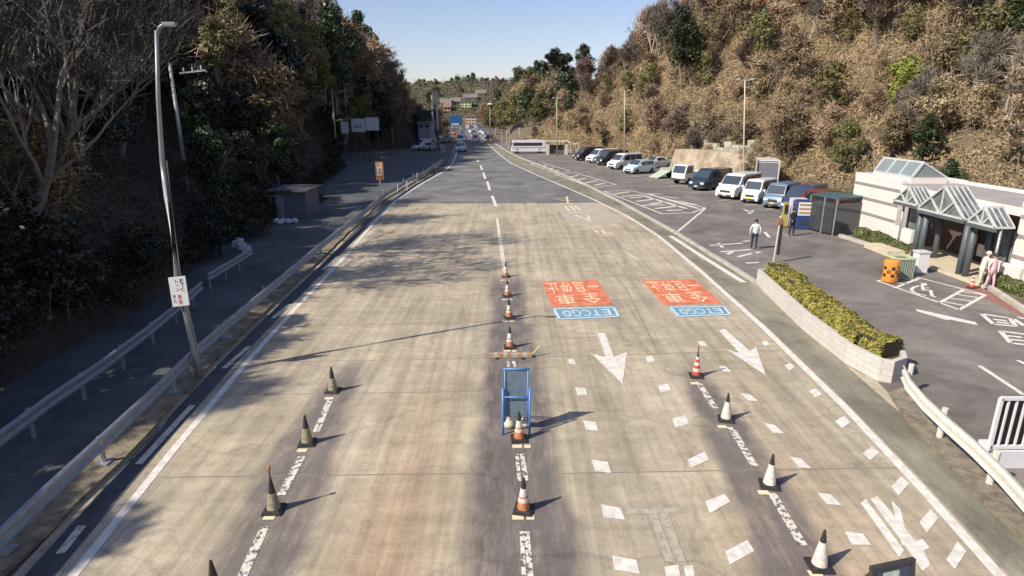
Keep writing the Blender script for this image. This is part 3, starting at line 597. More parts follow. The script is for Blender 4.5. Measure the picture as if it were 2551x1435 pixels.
# ---- lamp post on the left
m_lamp = M('lamp_steel', (.30, .31, .31), rough=.5, metal=.4, var=.08)
m_ledlens = M('lamp_lens', (.7, .7, .66), rough=.3)
pb = Vector((-10.15, 15.9, 0)); t = thing('street_lamp', 'tall curved steel street lamp with white notice board by the left guardrail', 'street lamp', pb)
P1 = [(484, 874), (462, 775), (441, 690), (415, 488), (404, 400), (394, 244), (390, 76)]
pts = [Vector((0, 0, 0))]
for k, (px, py) in enumerate(P1):
    q = AT(px, py, 16.3 if k == 0 else 16.3 - .0 * k); pts.append(q - pb)
pts[0] = Vector((pts[1].x + .16, .2, 0))
MB().tube(pts, [.095, .09, .085, .078, .07, .062, .053, .045], 10).build('pole', m_lamp, t, smooth=True)
MB().tube([pts[1] + Vector((.1, 0, 0)), pts[3] + Vector((.1, 0, .1)), pts[5] + Vector((.11, 0, 0))], .02, 6).build('cable_duct', m_lamp, t)
top = pts[-1]; arm = [AT(390, 76, 16.3) - pb, AT(398, 68, 16.3) - pb, AT(410, 60, 16.2) - pb]
MB().tube([top - Vector((0, 0, .1)), arm[1], arm[2]], .045, 8).build('arm', m_lamp, t, smooth=True)
e0 = arm[2]; e1 = AT(434, 58, 16.1) - pb
MB().box((e0 + e1) / 2, ((e1 - e0).length, .16, .07)).build('lamp_head', m_lamp, t)
MB().box((e0 + e1) / 2 - Vector((0, 0, .05)), ((e1 - e0).length * .8, .12, .03)).build('lens', m_ledlens, t)
q = [AT(418, 692, 16.1), AT(461, 688, 16.1), AT(471, 760, 16.1), AT(431, 765, 16.1)]
c0 = (q[0] + q[1] + q[2] + q[3]) / 4; ux = ((q[1] - q[0]) + (q[2] - q[3])) / 2; uy = ((q[0] - q[3]) + (q[1] - q[2])) / 2
t2 = thing('notice_board', 'white notice board with black and red lettering on the curved lamp pole', 'sign', c0)
o = -ux / 2 - uy / 2; th = Vector((0, .03, 0))
MB().add([o, o + ux, o + ux + uy, o + uy, o + th, o + ux + th, o + ux + uy + th, o + uy + th], [(0, 1, 2, 3), (7, 6, 5, 4), (0, 4, 5, 1), (1, 5, 6, 2), (2, 6, 7, 3), (3, 7, 4, 0)]).build('panel', m_white, t2)
f = Vector((0, -.006, 0)); mb = MB(); mr = MB()
def tb(m_, ch, u0, u1, v0, v1): text_quad(m_, ch, o + f + ux * u0 + uy * v0, ux * (u1 - u0), uy * (v1 - v0))
for i, ch in enumerate('ETC'): tb(mb, ch, .66, .88, .80 - .15 * i, .92 - .15 * i)
for i, ch in enumerate('レーン'): tb(mb, ch, .38, .58, .80 - .14 * i, .91 - .14 * i)
for i, ch in enumerate('徐行'): tb(mb, ch, .10, .28, .28 - .17 * i, .42 - .17 * i)
for i, ch in enumerate('専用'): tb(mr, ch, .38, .62, .24 - .18 * i, .40 - .18 * i)
mb.build('lettering', m_black, t2); mr.build('lettering', m_redp, t2)['label'] = 'red lettering'
# ---- utility poles
m_pole = M('pole_concrete', (.50, .49, .47), rough=.8, scale=5); m_pole2 = M('pole_sunlit_steel', (.56, .51, .42), rough=.6, var=.08)
def upole(label, base, h, r, arms, grp='utility poles on the left hillside'):
    t = thing('utility_pole', label, 'utility pole', base, group=grp)
    MB().tube([(0, 0, -.5), (0, 0, h)], [r, r * .65], 10).build('pole', m_pole, t, smooth=True)
    for z, x0, x1, ins in arms:
        a = MB().bar((x0, .1, z), (x1, .1, z + .12 * abs(x1 - x0) * .9), .09).build('crossarm', m_pole, t)
        for k in range(ins):
            x = x0 + (x1 - x0) * (k + .5) / ins; zz = z + .11 * (x - x0)
            MB().lathe([(.04, 0), (.06, .08), (.03, .14), (.06, .2), (.03, .27)], 8, (x, .1, zz + .04)).build('insulator', m_white, a)
    return t
b = G(481, 556); upole('utility pole with a single crossarm behind the curved street lamp', Vector((b.x, b.y, hz(b.x, b.y))), AT(455, 157, b.y).z - hz(b.x, b.y), .14, [(AT(455, 168, b.y).z - hz(b.x, b.y) - .35, .5, 2.2, 3)])
b = G(839, 385); upole('utility pole with two crossarms beside the white billboards', Vector((b.x, b.y, hz(b.x, b.y))), AT(832, 216, b.y).z - hz(b.x, b.y), .18, [(AT(832, 226, b.y).z - hz(b.x, b.y) - .3, .4, 3.0, 4), (AT(832, 250, b.y).z - hz(b.x, b.y) - .5, -1.2, 2.4, 0), (AT(832, 300, b.y).z - hz(b.x, b.y), .2, 3.0, 2), (AT(832, 356, b.y).z - hz(b.x, b.y), .2, 2.0, 0)])
# ---- billboards
m_bill = M('billboard_face', (.60, .61, .63), rough=.5, var=.05)
BB = [(850, 868, 303, 332, 'narrow grey board at the left end of the billboard row'), (876, 909, 296, 328, 'middle white billboard with a dark line of writing'), (911, 943, 293, 324, 'blank white billboard at the right end of the row')]
for x0, x1, y0, y1, lab in BB:
    Y = 95; a = AT(x0, (y0 + y1) / 2, Y); b2 = AT(x1, (y0 + y1) / 2 - 3, Y); zt = AT(x0, y0, Y).z; zb = AT(x0, y1, Y).z
    t = thing('billboard', lab, 'billboard', (a.x, Y, 0), group='billboards at the foot of the left hill'); W = b2.x - a.x
    MB().box((W / 2, 0, (zt + zb) / 2), (W, .12, zt - zb)).build('panel', m_bill, t)
    fr = MB()
    for z in (zb - .03, zt + .03): fr.bar((-.05, -.02, z), (W + .05, -.02, z), .1)
    for x_ in (-.02, W + .02): fr.bar((x_, -.02, zb - .03), (x_, -.02, zt + .03), .1)
    fr.build('frame', m_steel, t)
    for k in (.15, .85): MB().tube([(W * k, .12, hz(a.x, Y)), (W * k, .12, zt)], .07, 8).build('post', m_dark, t)
    if 'middle' in lab:
        mm = MB()
        for k in range(4):
            x = W * (.22 + .15 * k); zc = (zt + zb) / 2 - .15
            for dz in (-.16, 0, .16): mm.box((x, -.066, zc + dz), (.24, .01, .06))
            mm.box((x, -.066, zc), (.06, .01, .42))
        mm.build('lettering', m_dark, t)
# orange sign
b = G(947, 505); t = thing('road_sign', 'narrow orange sign with a white panel of black characters by the left guardrail', 'road sign', (b.x, b.y, 0))
a = AT(937, 448, b.y) - b; c = AT(954, 403, b.y) - b
MB().tube([(.05, .05, 0), (a.x * .5 + c.x * .5, .05, c.z)], .045, 8).build('post', m_white, t)
MB().box(((a.x + c.x) / 2, 0, (a.z + c.z) / 2), (c.x - a.x, .05, c.z - a.z)).build('board', M('orange_board', (.50, .20, .05), rough=.6, var=.25, scale=5), t)
wp = MB().box(((a.x + c.x) / 2, -.03, (a.z + c.z) / 2 + .1), ((c.x - a.x) * .55, .02, (c.z - a.z) * .66)).build('white_panel', m_white, t)
mb = MB(); hh = (c.z - a.z) * .66; x0 = (a.x + c.x) / 2 - .15
for i, ch in enumerate('料金所'): text_quad(mb, ch, (x0, -.045, (a.z + c.z) / 2 + .1 + hh / 2 - hh * .31 * (i + 1) + .03), (.3, 0, 0), (0, 0, hh * .24))
mb.build('lettering', m_black, wp)
# right-hand light poles
for (px, pt, pb_, lab) in ((1856, 200, 447, 'tall bare light pole nearest the concrete retaining wall'), (1556, 226, 384, 'light pole with a twin head behind the white parked cars'), (1387, 245, 380, 'thin light pole standing over the small parking kiosk'), (1220, 262, 352, 'distant light pole with an oval head beside the far roadside trees')):
    Yp = {1856: 57.0, 1556: 88.0, 1387: 104.0, 1220: 150.0}[px]; b = AT(px + 2, pb_ - 30, Yp); t = thing('light_pole', lab, 'light pole', (b.x, b.y, 0), group='light poles round the parking lot'); h = AT(px, pt, b.y).z; lx = AT(px, pt, Yp).x - b.x
    MB().tube([(0, 0, 0), (lx * .6, 0, h * .6), (lx, 0, h)], [.09, .075, .05], 10).build('pole', m_pole2, t, smooth=True)
    if px != 1220:
        a_ = MB().bar((lx - .6, 0, h), (lx + .6, 0, h), .045); a_.build('crossbar', m_pole2, t)
        for s in (-1, 1): MB().box((lx + s * .6, 0, h + .1), (.34, .2, .1), taper=.7).build('lamp_head', m_pole2, t)
    else: MB().lathe([(.2, h - .1), (.75, h + .15), (.6, h + .4), (.2, h + .5)], 12).build('lamp_head', m_pole2, t)
for ip_, (px, pb_) in enumerate(((1234, 350), (1251, 357), (1262, 360), (1269, 361), (1294, 350))):
    b = G(px, pb_); o = MB().tube([(0, 0, 0), (0, 0, 3.2)], .09, 8).build('post', m_pole2, loc=b); tag(o, ['leftmost', 'second', 'middle', 'fourth', 'rightmost'][ip_] + ' pale bare post in the line along the far right kerb', 'post', 'pale posts at the far right kerb')
# fence at the far end of the lot
fp = [G(*p) for p in [(1268, 378), (1320, 376), (1400, 384), (1450, 392)]]; fp = [p + Vector((.0, 6, 0)) for p in fp]
t = thing('fence', 'pale picket fence at the far end of the parking lot', 'fence', fp[0]); fd = dens([p - fp[0] for p in fp], 1.6)
for k, a in enumerate(fd): MB().tube([a, a + Vector((0, 0, 2.0))], .07, 6).build('post', m_pole2, t)
for z in (.5, 1.9):
    m_ = MB()
    for a, b2 in zip(fd[:-1], fd[1:]): m_.bar(a + Vector((0, 0, z)), b2 + Vector((0, 0, z)), .06)
    m_.build('rail', m_pole2, t)
b = G(1388, 386); t = thing('kiosk', 'small cream parking kiosk with dark openings at the far end of the lot', 'kiosk', (b.x, b.y + 1, 0)); m_cr = M('cream_panel', (.62, .58, .42), rough=.7)
for s in (-1, 1): MB().box((s * 1.6, 0, 1.1), (.5, .9, 2.2)).build('pillar', m_cr, t)
MB().box((0, 0, 2.3), (4.2, 1.4, .18)).build('roof', m_cr, t); MB().box((0, .2, .9), (2.6, .1, 1.5)).build('panel', M('kiosk_dark', (.12, .12, .1)), t); MB().box((0, .1, 1.3), (1.5, .12, .5)).build('window', m_glass, t)

# ---- planter wall and hedge
FW = [G(*p) for p in [(1881, 706), (1990, 816), (2100, 906), (2180, 949), (2215, 955), (2246, 944)]]; FW = [Vector((p.x + .05, p.y, 0)) for p in FW]
HWID = 1.25
bk = [Vector((FW[0].x + HWID + .15, FW[0].y + .3, 0)), Vector((FW[1].x + HWID + .1, FW[1].y, 0)), Vector((FW[2].x + HWID, FW[2].y, 0)), FW[-1] + Vector((.25, .5, 0))]
m_block = bpy.data.materials.new('white_block'); m_block.use_nodes = True; n = m_block.node_tree.nodes; l = m_block.node_tree.links; bs = n['Principled BSDF']; bs.inputs['Roughness'].default_value = .85
ge = n.new('ShaderNodeNewGeometry'); sp = n.new('ShaderNodeSeparateXYZ'); cb = n.new('ShaderNodeCombineXYZ'); l.new(ge.outputs['Position'], sp.inputs[0]); ad = n.new('ShaderNodeMath'); ad.operation = 'ADD'; l.new(sp.outputs[0], ad.inputs[0]); l.new(sp.outputs[1], ad.inputs[1]); l.new(ad.outputs[0], cb.inputs[0]); l.new(sp.outputs[2], cb.inputs[1])
br = n.new('ShaderNodeTexBrick'); br.inputs['Scale'].default_value = 1; br.inputs['Brick Width'].default_value = .4; br.inputs['Row Height'].default_value = .19; br.inputs['Mortar Size'].default_value = .012
br.inputs['Color1'].default_value = (.62, .59, .54, 1); br.inputs['Color2'].default_value = (.55, .53, .50, 1); br.inputs['Mortar'].default_value = (.47, .445, .41, 1); l.new(cb.outputs[0], br.inputs['Vector']); l.new(br.outputs['Color'], bs.inputs['Base Color'])
t = thing('planter', 'long white block planter wall curving round the hedge beside the carriageway', 'planter', (FW[0].x, FW[0].y, 0)); o0 = Vector((FW[0].x, FW[0].y, 0))
loop = FW + bk[::-1]; zt = .66
def inset(lp, k):
    c = sum((p for p in lp), Vector()) / len(lp); out = []
    n_ = len(lp)
    for i, p in enumerate(lp):
        a = (p - lp[i - 1]).normalized(); b_ = (lp[(i + 1) % n_] - p).normalized(); nn = Vector((-a.y - b_.y, a.x + b_.x, 0)).normalized(); out.append(p + nn * k)
    return out
ar = sum(loop[i].x * loop[(i + 1) % len(loop)].y - loop[(i + 1) % len(loop)].x * loop[i].y for i in range(len(loop)))
inn = inset(loop, .15 if ar > 0 else -.15)
vs = []; N_ = len(loop)
for lp, z in ((loop, 0), (loop, zt), (inn, zt), (inn, .3)): vs += [(p.x - o0.x, p.y - o0.y, z) for p in lp]
fs = [(r * N_ + i, r * N_ + (i + 1) % N_, (r + 1) * N_ + (i + 1) % N_, (r + 1) * N_ + i) for r in range(3) for i in range(N_)]
MB().add(vs, fs).build('wall', m_block, t)
MB().sheet([(p.x - o0.x, p.y - o0.y) for p in inset(loop, .1 if ar > 0 else -.1)], .5).build('soil', m_dirt, t)
m_hedge = M('hedge_leaf', (.12, .115, .025), col2=(.42, .37, .08), rough=.7, scale=2.6, coord='World', detail=9)
m_hedge2 = M('clipped_hedge_leaf', (.05, .07, .02), col2=(.17, .20, .05), rough=.7, scale=3, coord='World', detail=8)
def leaf_cloud(pts, nrm, size, jitter=.6):
    n_ = len(pts); pts = np.asarray(pts); nrm = np.asarray(nrm); r = rng.normal(size=(n_, 3)); nn = nrm + jitter * r; nn /= np.linalg.norm(nn, axis=1, keepdims=True) + 1e-9
    t1 = np.cross(nn, rng.normal(size=(n_, 3))); t1 /= np.linalg.norm(t1, axis=1, keepdims=True) + 1e-9; t2 = np.cross(nn, t1)
    s = (np.asarray(size) * rng.uniform(.6, 1.4, n_))[:, None]
    v = np.stack([pts - t1 * s, pts - t2 * s * .55, pts + t1 * s, pts + t2 * s * .55], axis=1).reshape(-1, 3)
    return v
def leaf_mesh(name, v, mat, extra=None):
    n_ = len(v) // 4; me = bpy.data.meshes.new(name); me.vertices.add(len(v)); me.vertices.foreach_set('co', v.astype(np.float32).ravel())
    me.loops.add(n_ * 4); me.loops.foreach_set('vertex_index', np.arange(n_ * 4, dtype=np.int32)); me.polygons.add(n_); me.polygons.foreach_set('loop_start', np.arange(0, n_ * 4, 4, dtype=np.int32))
    me.materials.append(mat); me.update(calc_edges=True); me.validate(); return me
def hedge_pts(path, wid, z0, z1, n_, lump=.12):
    P_ = []; N2 = []; segs = list(zip(path[:-1], path[1:])); Ls = [(b_ - a_).length for a_, b_ in segs]; tot = sum(Ls)
    for _ in range(n_):
        r = random.random() * tot; i = 0
        while r > Ls[i] and i < len(Ls) - 1: r -= Ls[i]; i += 1
        a_, b_ = segs[i]; p = a_.lerp(b_, r / Ls[i]); d = (b_ - a_).normalized(); nn = Vector((-d.y, d.x, 0)); ang = random.uniform(0, math.pi)
        W_ = wid(r / Ls[i], i) if callable(wid) else wid
        cx = math.cos(ang); sx = math.sin(ang); k = (abs(cx) ** 4 + abs(sx) ** 4) ** -.25; lo = 1 + lump * 2 * nz(p.x + cx, p.y, 1.7, 5) + lump * nz(p.x * 3, p.y * 3 + cx, 1.7, 6)
        dep = 1 - abs(random.gauss(0, .1)); x = cx * k * W_ / 2 * lo * dep; z = z0 + sx * k * (z1 - z0) * lo * dep
        P_.append((p.x + nn.x * x, p.y + nn.y * x, z)); N2.append((nn.x * cx, nn.y * cx, sx + .3))
    return P_, N2
cen = [Vector(((FW[0].x + bk[0].x) / 2 + .05, FW[0].y - .1, 0)), Vector(((FW[1].x + bk[1].x) / 2 + .05, FW[1].y, 0)), Vector(((FW[2].x + bk[2].x) / 2 + .05, FW[2].y, 0)), Vector(((FW[3].x + FW[-1].x) / 2 + .25, FW[3].y + .55, 0))]
p_, n_ = hedge_pts(cen, 1.08, .45, 1.02, 30000, .1); p_ = np.array(p_) - np.array([cen[0].x, cen[0].y, 0])
th = thing('hedge', 'yellow-green clipped hedge filling the white block planter', 'hedge', (cen[0].x, cen[0].y, 0))
o = bpy.data.objects.new('foliage', leaf_mesh('foliage', leaf_cloud(p_, n_, .045), m_hedge)); COL.objects.link(o); o.parent = th
mbb = MB()
for a_, b_ in zip(cen[:-1], cen[1:]): mbb.bar(a_ - cen[0] + Vector((0, 0, .72)), b_ - cen[0] + Vector((0, 0, .72)), .72, .5)
mbb.build('inner_twigs', M('hedge_twigs', (.045, .04, .02), rough=.95, var=.3, scale=8), th)
# white barred barrier at right edge
b = G(2453, 1162); t = thing('barred_fence', 'white barred steel fence on a white block at the right edge', 'fence', (b.x, b.y, 0)); z0 = .42; z1 = 1.62
MB().box((1.6, .18, z0 / 2 - .01), (3.0, .5, z0)).build('base_block', m_white, t)
f = MB()
for z in (z0 + .06, z1): f.bar((-.0, 0, z), (3.2, 0, z), .07)
for x in (0, 1.05, 2.1): f.bar((x, 0, z0 + .0), (x, 0, z1), .07)
f.build('frame', m_white, t)
for k in range(18):
    if k % 6: MB().bar((k * .175, 0, z0 + .1), (k * .175, 0, z1 - .04), .035).build('bar', m_white, t)
MB().box((1.55, .1, (z0 + z1) / 2), (2.9, .03, z1 - z0 - .12)).build('backing_panel', M('backing_brown', (.06, .05, .045), rough=.8), t)
# ================================================================ rest house on the right
FX = 21.5
m_tile = bpy.data.materials.new('pale_wall_tile'); m_tile.use_nodes = True; n = m_tile.node_tree.nodes; l = m_tile.node_tree.links; bs = n['Principled BSDF']; bs.inputs['Roughness'].default_value = .6
ge = n.new('ShaderNodeNewGeometry'); sp = n.new('ShaderNodeSeparateXYZ'); l.new(ge.outputs['Position'], sp.inputs[0]); cb = n.new('ShaderNodeCombineXYZ'); ad = n.new('ShaderNodeMath'); ad.operation = 'ADD'; l.new(sp.outputs[0], ad.inputs[0]); l.new(sp.outputs[1], ad.inputs[1]); l.new(ad.outputs[0], cb.inputs[0]); l.new(sp.outputs[2], cb.inputs[1])
br = n.new('ShaderNodeTexBrick'); br.inputs['Scale'].default_value = 1; br.inputs['Brick Width'].default_value = .3; br.inputs['Row Height'].default_value = .15; br.inputs['Mortar Size'].default_value = .006
br.inputs['Color1'].default_value = (.80, .75, .70, 1); br.inputs['Color2'].default_value = (.76, .70, .66, 1); br.inputs['Mortar'].default_value = (.62, .57, .54, 1); l.new(cb.outputs[0], br.inputs['Vector']); l.new(br.outputs['Color'], bs.inputs['Base Color'])
m_band = M('grey_wall_band', (.30, .27, .26), rough=.7); m_roof = M('flat_roof', (.36, .33, .31), rough=.9, var=.15, scale=1)
m_frame = M('white_glazing_bar', (.55, .57, .56), rough=.45, var=.15); m_pane = M('greenish_pane', (.07, .085, .08), col2=(.24, .27, .26), rough=.15, scale=1.6, detail=6); m_inner = M('dim_interior', (.11, .075, .075), rough=.8); m_step = M('beige_step', (.60, .53, .38), rough=.8, var=.1, scale=3)
house = thing('rest_house', 'low pale tiled rest house with three glazed gables over its entrance', 'building', (FX, 33, 0)); O = Vector((FX, 33, 0))
def hb(c, d, name, mat, parent=house): return MB().box(Vector(c) - O, d).build(name, mat, parent)
HT = 3.5; D = 3.6
hb((FX + D / 2, 36.25, HT / 2), (D, 4.7, HT), 'wall', m_tile); hb((FX + D / 2, 19.25, HT / 2), (D, 12.7, HT), 'wall', m_tile)
hb((FX + D / 2 + .95, 29.75, HT / 2), (D - 1.9, 8.28, HT), 'entrance_wall', m_inner)
hb((FX + .95, 29.75, HT - .2), (1.86, 8.28, .4), 'fascia', m_tile)
for z in (1.42, 2.3, 3.12):
    hb((FX - .012, 36.25, z), (.04, 4.66, .15), 'wall_band', m_band); hb((FX - .012, 19.25, z), (.04, 12.66, .15), 'wall_band', m_band)
for (y, w) in ((36.25, 4.7), (19.25, 12.7)):
    hb((FX + D / 2, y, HT + .02), (D - .3, w - .3, .04), 'roof', m_roof)
    for (c, d) in (((FX + .09, y, HT + .11), (.2, w + .06, .22)), ((FX + D - .09, y, HT + .11), (.2, w + .06, .22)), ((FX + D / 2, y + w / 2 - .07, HT + .1), (D - .4, .2, .2)), ((FX + D / 2, y - w / 2 + .07, HT + .1), (D - .4, .2, .2))): hb(c, d, 'parapet', m_tile)
hb((FX + D / 2, 29.75, HT + .03), (D, 8.28, .06), 'roof', m_roof)
hb((FX + D - .3, 29.75, HT + .13), (.3, 8.28, .14), 'parapet', m_tile)
# skylight
sk = hb((22.9, 35.65, HT + .22), (2.0, 3.7, .32), 'skylight', m_tile)
mbf = MB(); A = Vector((21.95, 33.85, HT + .39)) - O; Bv = Vector((21.95, 37.45, HT + .39)) - O; up = Vector((.5, 0, .8))
for a, b2 in ((A, Bv), (A + up, Bv + up), (A, A + up), (Bv, Bv + up)): mbf.bar(a, b2, .11)
for k in (1, 2): mbf.bar(A.lerp(Bv, k / 3), A.lerp(Bv, k / 3) + up, .09)
for e in (A, Bv): mbf.bar(e + up, e + Vector((1.9, 0, 0)), .09); 
mbf.build('skylight_frame', m_frame, sk)
MB().add([A, Bv, Bv + up, A + up, A + Vector((1.9, 0, 0)), Bv + Vector((1.9, 0, 0))], [(0, 3, 2, 1), (3, 4, 5, 2), (0, 4, 3), (1, 2, 5)]).build('pane', glassy('milky_pane', (.22, .26, .26), .2), sk)
# glazed gables
def gable(y0, y1, ze, za, x0, x1, nb):
    g = MB(); yc = (y0 + y1) / 2; P = lambda x, y, z: Vector((x, y, z)) - O
    r = .085; par = MB().bar(P(x0, yc, za), P(x1, yc, za), r).build('glazed_gable', m_frame, house)
    g.bar(P(x0, y0, ze), P(x0, y1, ze), r); g.bar(P(x0, y0, ze), P(x0, yc, za), r); g.bar(P(x0, y1, ze), P(x0, yc, za), r); g.bar(P(x0, yc, ze), P(x0, yc, za), r * .7)
    for s in (-1, 1):
        ym = yc + s * (y1 - y0) / 4; g.bar(P(x0, yc, ze), P(x0, ym, (ze + za) / 2), r * .7); g.bar(P(x0, yc + s * (y1 - y0) * .03, ze), P(x0, yc + s * (y1 - y0) * .25, (ze + za) / 2), r * .6)
        ye = yc + s * (y1 - y0) / 2; g.bar(P(x0, ye, ze), P(x1, ye, ze), r)
        for k in range(1, nb + 1):
            x = x0 + (x1 - x0) * k / nb; g.bar(P(x, ye, ze), P(x, yc, za), r * .6)
    g.build('truss', m_frame, par)
    f = MB().add([P(x0, y0, ze + .03), P(x1, y0, ze + .03), P(x1, yc, za - .02), P(x0, yc, za - .02), P(x1, y1, ze + .03), P(x0, y1, ze + .03)], [(0, 1, 2, 3), (3, 2, 4, 5)]); f.build('pane', m_pane, par)
    MB().add([P(x0 + .05, y0, ze), P(x0 + .05, y1, ze), P(x0 + .05, yc, za)], [(0, 1, 2)]).build('front_pane', m_pane, par)
    fa = MB().bar(P(x0 + .03, y0, ze - .1), P(x0 + .03, y1, ze - .1), .12, .2).build('beam', M('charcoal_steel', (.10, .12, .13), rough=.45), par)
m_col = MATS.get('charcoal_steel') or M('charcoal_steel', (.10, .12, .13), rough=.45)
gable(27.35, 30.65, 2.68, 3.98, 20.45, 21.47, 4); gable(30.85, 32.9, 2.78, 3.6, 20.6, 21.47, 4); gable(25.3, 26.95, 2.68, 3.42, 20.3, 21.1, 3)
m_col = MATS['charcoal_steel']
for (x, y) in ((20.75, 30.75), (20.75, 30.3), (21.7, 30.6), (20.7, 27.35), (20.7, 26.95), (21.6, 27.1), (20.6, 25.35), (21.0, 32.6)):
    th_ = .28 if (x, y) in ((20.75, 30.75), (20.7, 27.35), (20.7, 26.95), (21.6, 27.1), (21.7, 30.6), (20.75, 30.3)) else .1
    MB().tube([Vector((x, y, .12)) - O, Vector((x, y, 2.62)) - O], th_ / 2, 12).build('column', m_col if th_ > .2 else m_steel, house, smooth=True)
hb((21.9, 29.3, .07), (3.0, 8.0, .14), 'entrance_floor', m_step); hb((20.6, 32.6, .13), (1.5, 2.2, .26), 'step', m_step)
hb((21.2, 32.5, .75), (.25, 1.6, 1.15), 'low_wall', m_tile); hb((21.35, 25.6, .6), (.25, 1.9, .95), 'low_wall', m_tile)
for (y, w, z, h) in ((32.1, 1.8, 1.75, 1.5), (25.9, 1.8, 1.75, 1.4)):
    wn = hb((21.62, y, z), (.06, w, h), 'window', m_pane); f = MB(); c = Vector((21.58, y, z)) - O
    for s in (-1, 1): f.bar(c + Vector((0, s * w / 2, -h / 2)), c + Vector((0, s * w / 2, h / 2)), .06); f.bar(c + Vector((0, -w / 2, s * h / 2)), c + Vector((0, w / 2, s * h / 2)), .06)
    f.bar(c + Vector((0, 0, -h / 2)), c + Vector((0, 0, h / 2)), .05); f.build('frame', m_dark, wn)
hb((23.36, 29.0, 1.2), (.06, 2.2, 2.1), 'doorway', M('dark_doorway', (.035, .028, .03)))
for i, (y, z, w, h, c) in enumerate(((30.0, 1.9, .35, .3, .7), (29.3, 1.95, .5, .35, .66), (28.5, 1.85, .6, .3, .6), (29.4, .75, .8, .6, .62), (28.2, .75, .7, .65, .6), (30.1, 1.2, .3, .5, .3))):
    hb((23.28 - .01 * i, y, z), (.04, w, h), 'notice', M('notice_%d' % i if 0 else 'paper_notice', (.66, .58, .56), var=.3, scale=9))
# kerbed beds with low hedges
def bed(pts, label, n_):
    pts = [G(*p) for p in pts]; t = thing('flower_bed', label + ' bed with pale kerb', 'flower bed', pts[0], group='kerbed beds before the rest house'); m_ = MB()
    for a, b2 in zip(pts[:-1], pts[1:]): m_.bar(a - pts[0] + Vector((0, 0, .09)), b2 - pts[0] + Vector((0, 0, .09)), .22, .18)
    m_.build('kerb', m_kerb, t); q = MB()
    for a, b2 in zip(pts[:-1], pts[1:]): q.add([a - pts[0] + Vector((.1, 0, .07)), b2 - pts[0] + Vector((.1, 0, .07)), Vector((21.48, b2.y, .07)) - pts[0], Vector((21.48, a.y, .07)) - pts[0]], [(0, 1, 2, 3)])
    q.build('soil', m_dirt, t)
    c = [Vector((21.1, p.y, 0)) for p in pts]; p_, n2 = hedge_pts(c, .65, .08, .62, n_); p_ = np.array(p_) - np.array(pts[0])
    hl = thing('low_hedge', 'low clipped dark green hedge ' + label, 'hedge', pts[0], group='low hedges before the rest house')
    o = bpy.data.objects.new('foliage', leaf_mesh('foliage', leaf_cloud(p_, n2, .05), m_hedge2)); COL.objects.link(o); o.parent = hl
bed([(2092, 590), (2160, 612), (2235, 640)], 'left of the glazed entrance', 7000); bed([(2440, 705), (2500, 745), (2551, 778), (2620, 815)], 'right of the glazed entrance', 7000)
# things in front of the rest house
b = G(2214, 702); t = thing('barrel', 'orange and black chequered barrel on the parking corner', 'barrel', (b.x, b.y, .012)); m_bo = M('barrel_orange', (.62, .22, .03), col2=(.78, .34, .06), rough=.55, scale=5)
MB().lathe([(.30, 0), (.33, .05), (.31, .3), (.33, .5), (.31, .75), (.33, .95), (.30, 1.0), (.1, 1.02)], 24).build('drum', m_bo, t, smooth=True)
ck = MB()
for r_ in range(3):
    for k in range(12):
        if (k + r_) % 2 == 0:
            a0 = 2 * math.pi * k / 12 + .05; a1 = a0 + .42; z0 = .27 + .16 * r_; z1 = z0 + .14; rr = .334
            ck.add([(rr * math.cos(a0), rr * math.sin(a0), z0), (rr * math.cos(a1), rr * math.sin(a1), z0), (rr * math.cos(a1), rr * math.sin(a1), z1), (rr * math.cos(a0), rr * math.sin(a0), z1)], [(0, 1, 2, 3)])
ck.build('chequers', m_cblack, t)
b = G(2243, 692); t = thing('litter_bin', 'open grey-green slatted litter bin behind the orange barrel', 'litter bin', (b.x + .1, b.y + .35, .0)); m_bin = M('bin_slats', (.30, .36, .27), rough=.6, var=.1)
MB().box((0, 0, .42), (.9, .75, .84)).build('body', M('bin_core', (.14, .17, .13)), t)
for k in range(9): MB().box((-.42 + k * .105, -.39, .42), (.055, .02, .84)).build('slat', m_bin, t)
f = MB()
for s in (-1, 1): f.box((0, s * .37, .89), (.95, .1, .08)); f.box((s * .43, 0, .89), (.1, .64, .08))
f.build('rim', M('bin_rim', (.55, .60, .38), rough=.6), t)
c = make_cone('right', 'small white cone with red base beside the litter bin', 'cones before the rest house'); c.location = G(2262, 686); c.scale = (.75, .75, .9)
b = G(2294, 682); t = thing('cabinet', 'white square post cabinet standing before the entrance steps', 'cabinet', (b.x, b.y + .2, 0)); MB().box((0, 0, .5), (.5, .45, 1.0)).build('body', m_white, t); MB().box((0, 0, 1.03), (.58, .53, .07)).build('cap', M('pale_cap', .6), t); MB().box((0, 0, .04), (.6, .55, .06)).build('foot', M('grey_foot', .3), t)
c = make_cone('stripe', 'red cone at the corner of the hatched bay by the two people', 'cones before the rest house'); c.location = G(2420, 718); c.scale = (.8, .8, .95)
b = G(2550, 716); t = thing('info_board', 'blue and white information board at the right edge by the hedge', 'sign board', (21.2, 23.6, 0)); MB().box((0, 0, .95), (.06, 1.6, .8)).build('panel', m_white, t)
MB().box((-.036, 0, .78), (.012, 1.4, .16)).build('blue_band', M('sign_blue', (.12, .3, .6)), t); MB().box((-.036, .1, 1.1), (.012, 1.1, .1)).build('blue_line', MATS['sign_blue'], t)
MB().box((0, 0, 1.38), (.12, 1.7, .06)).build('top_rail', M('sign_wood', (.45, .25, .12)), t)
for s in (-.75, .75): MB().tube([(0.04, s, 0), (0.04, s, 1.36)], .035, 8).build('post', m_steel, t)
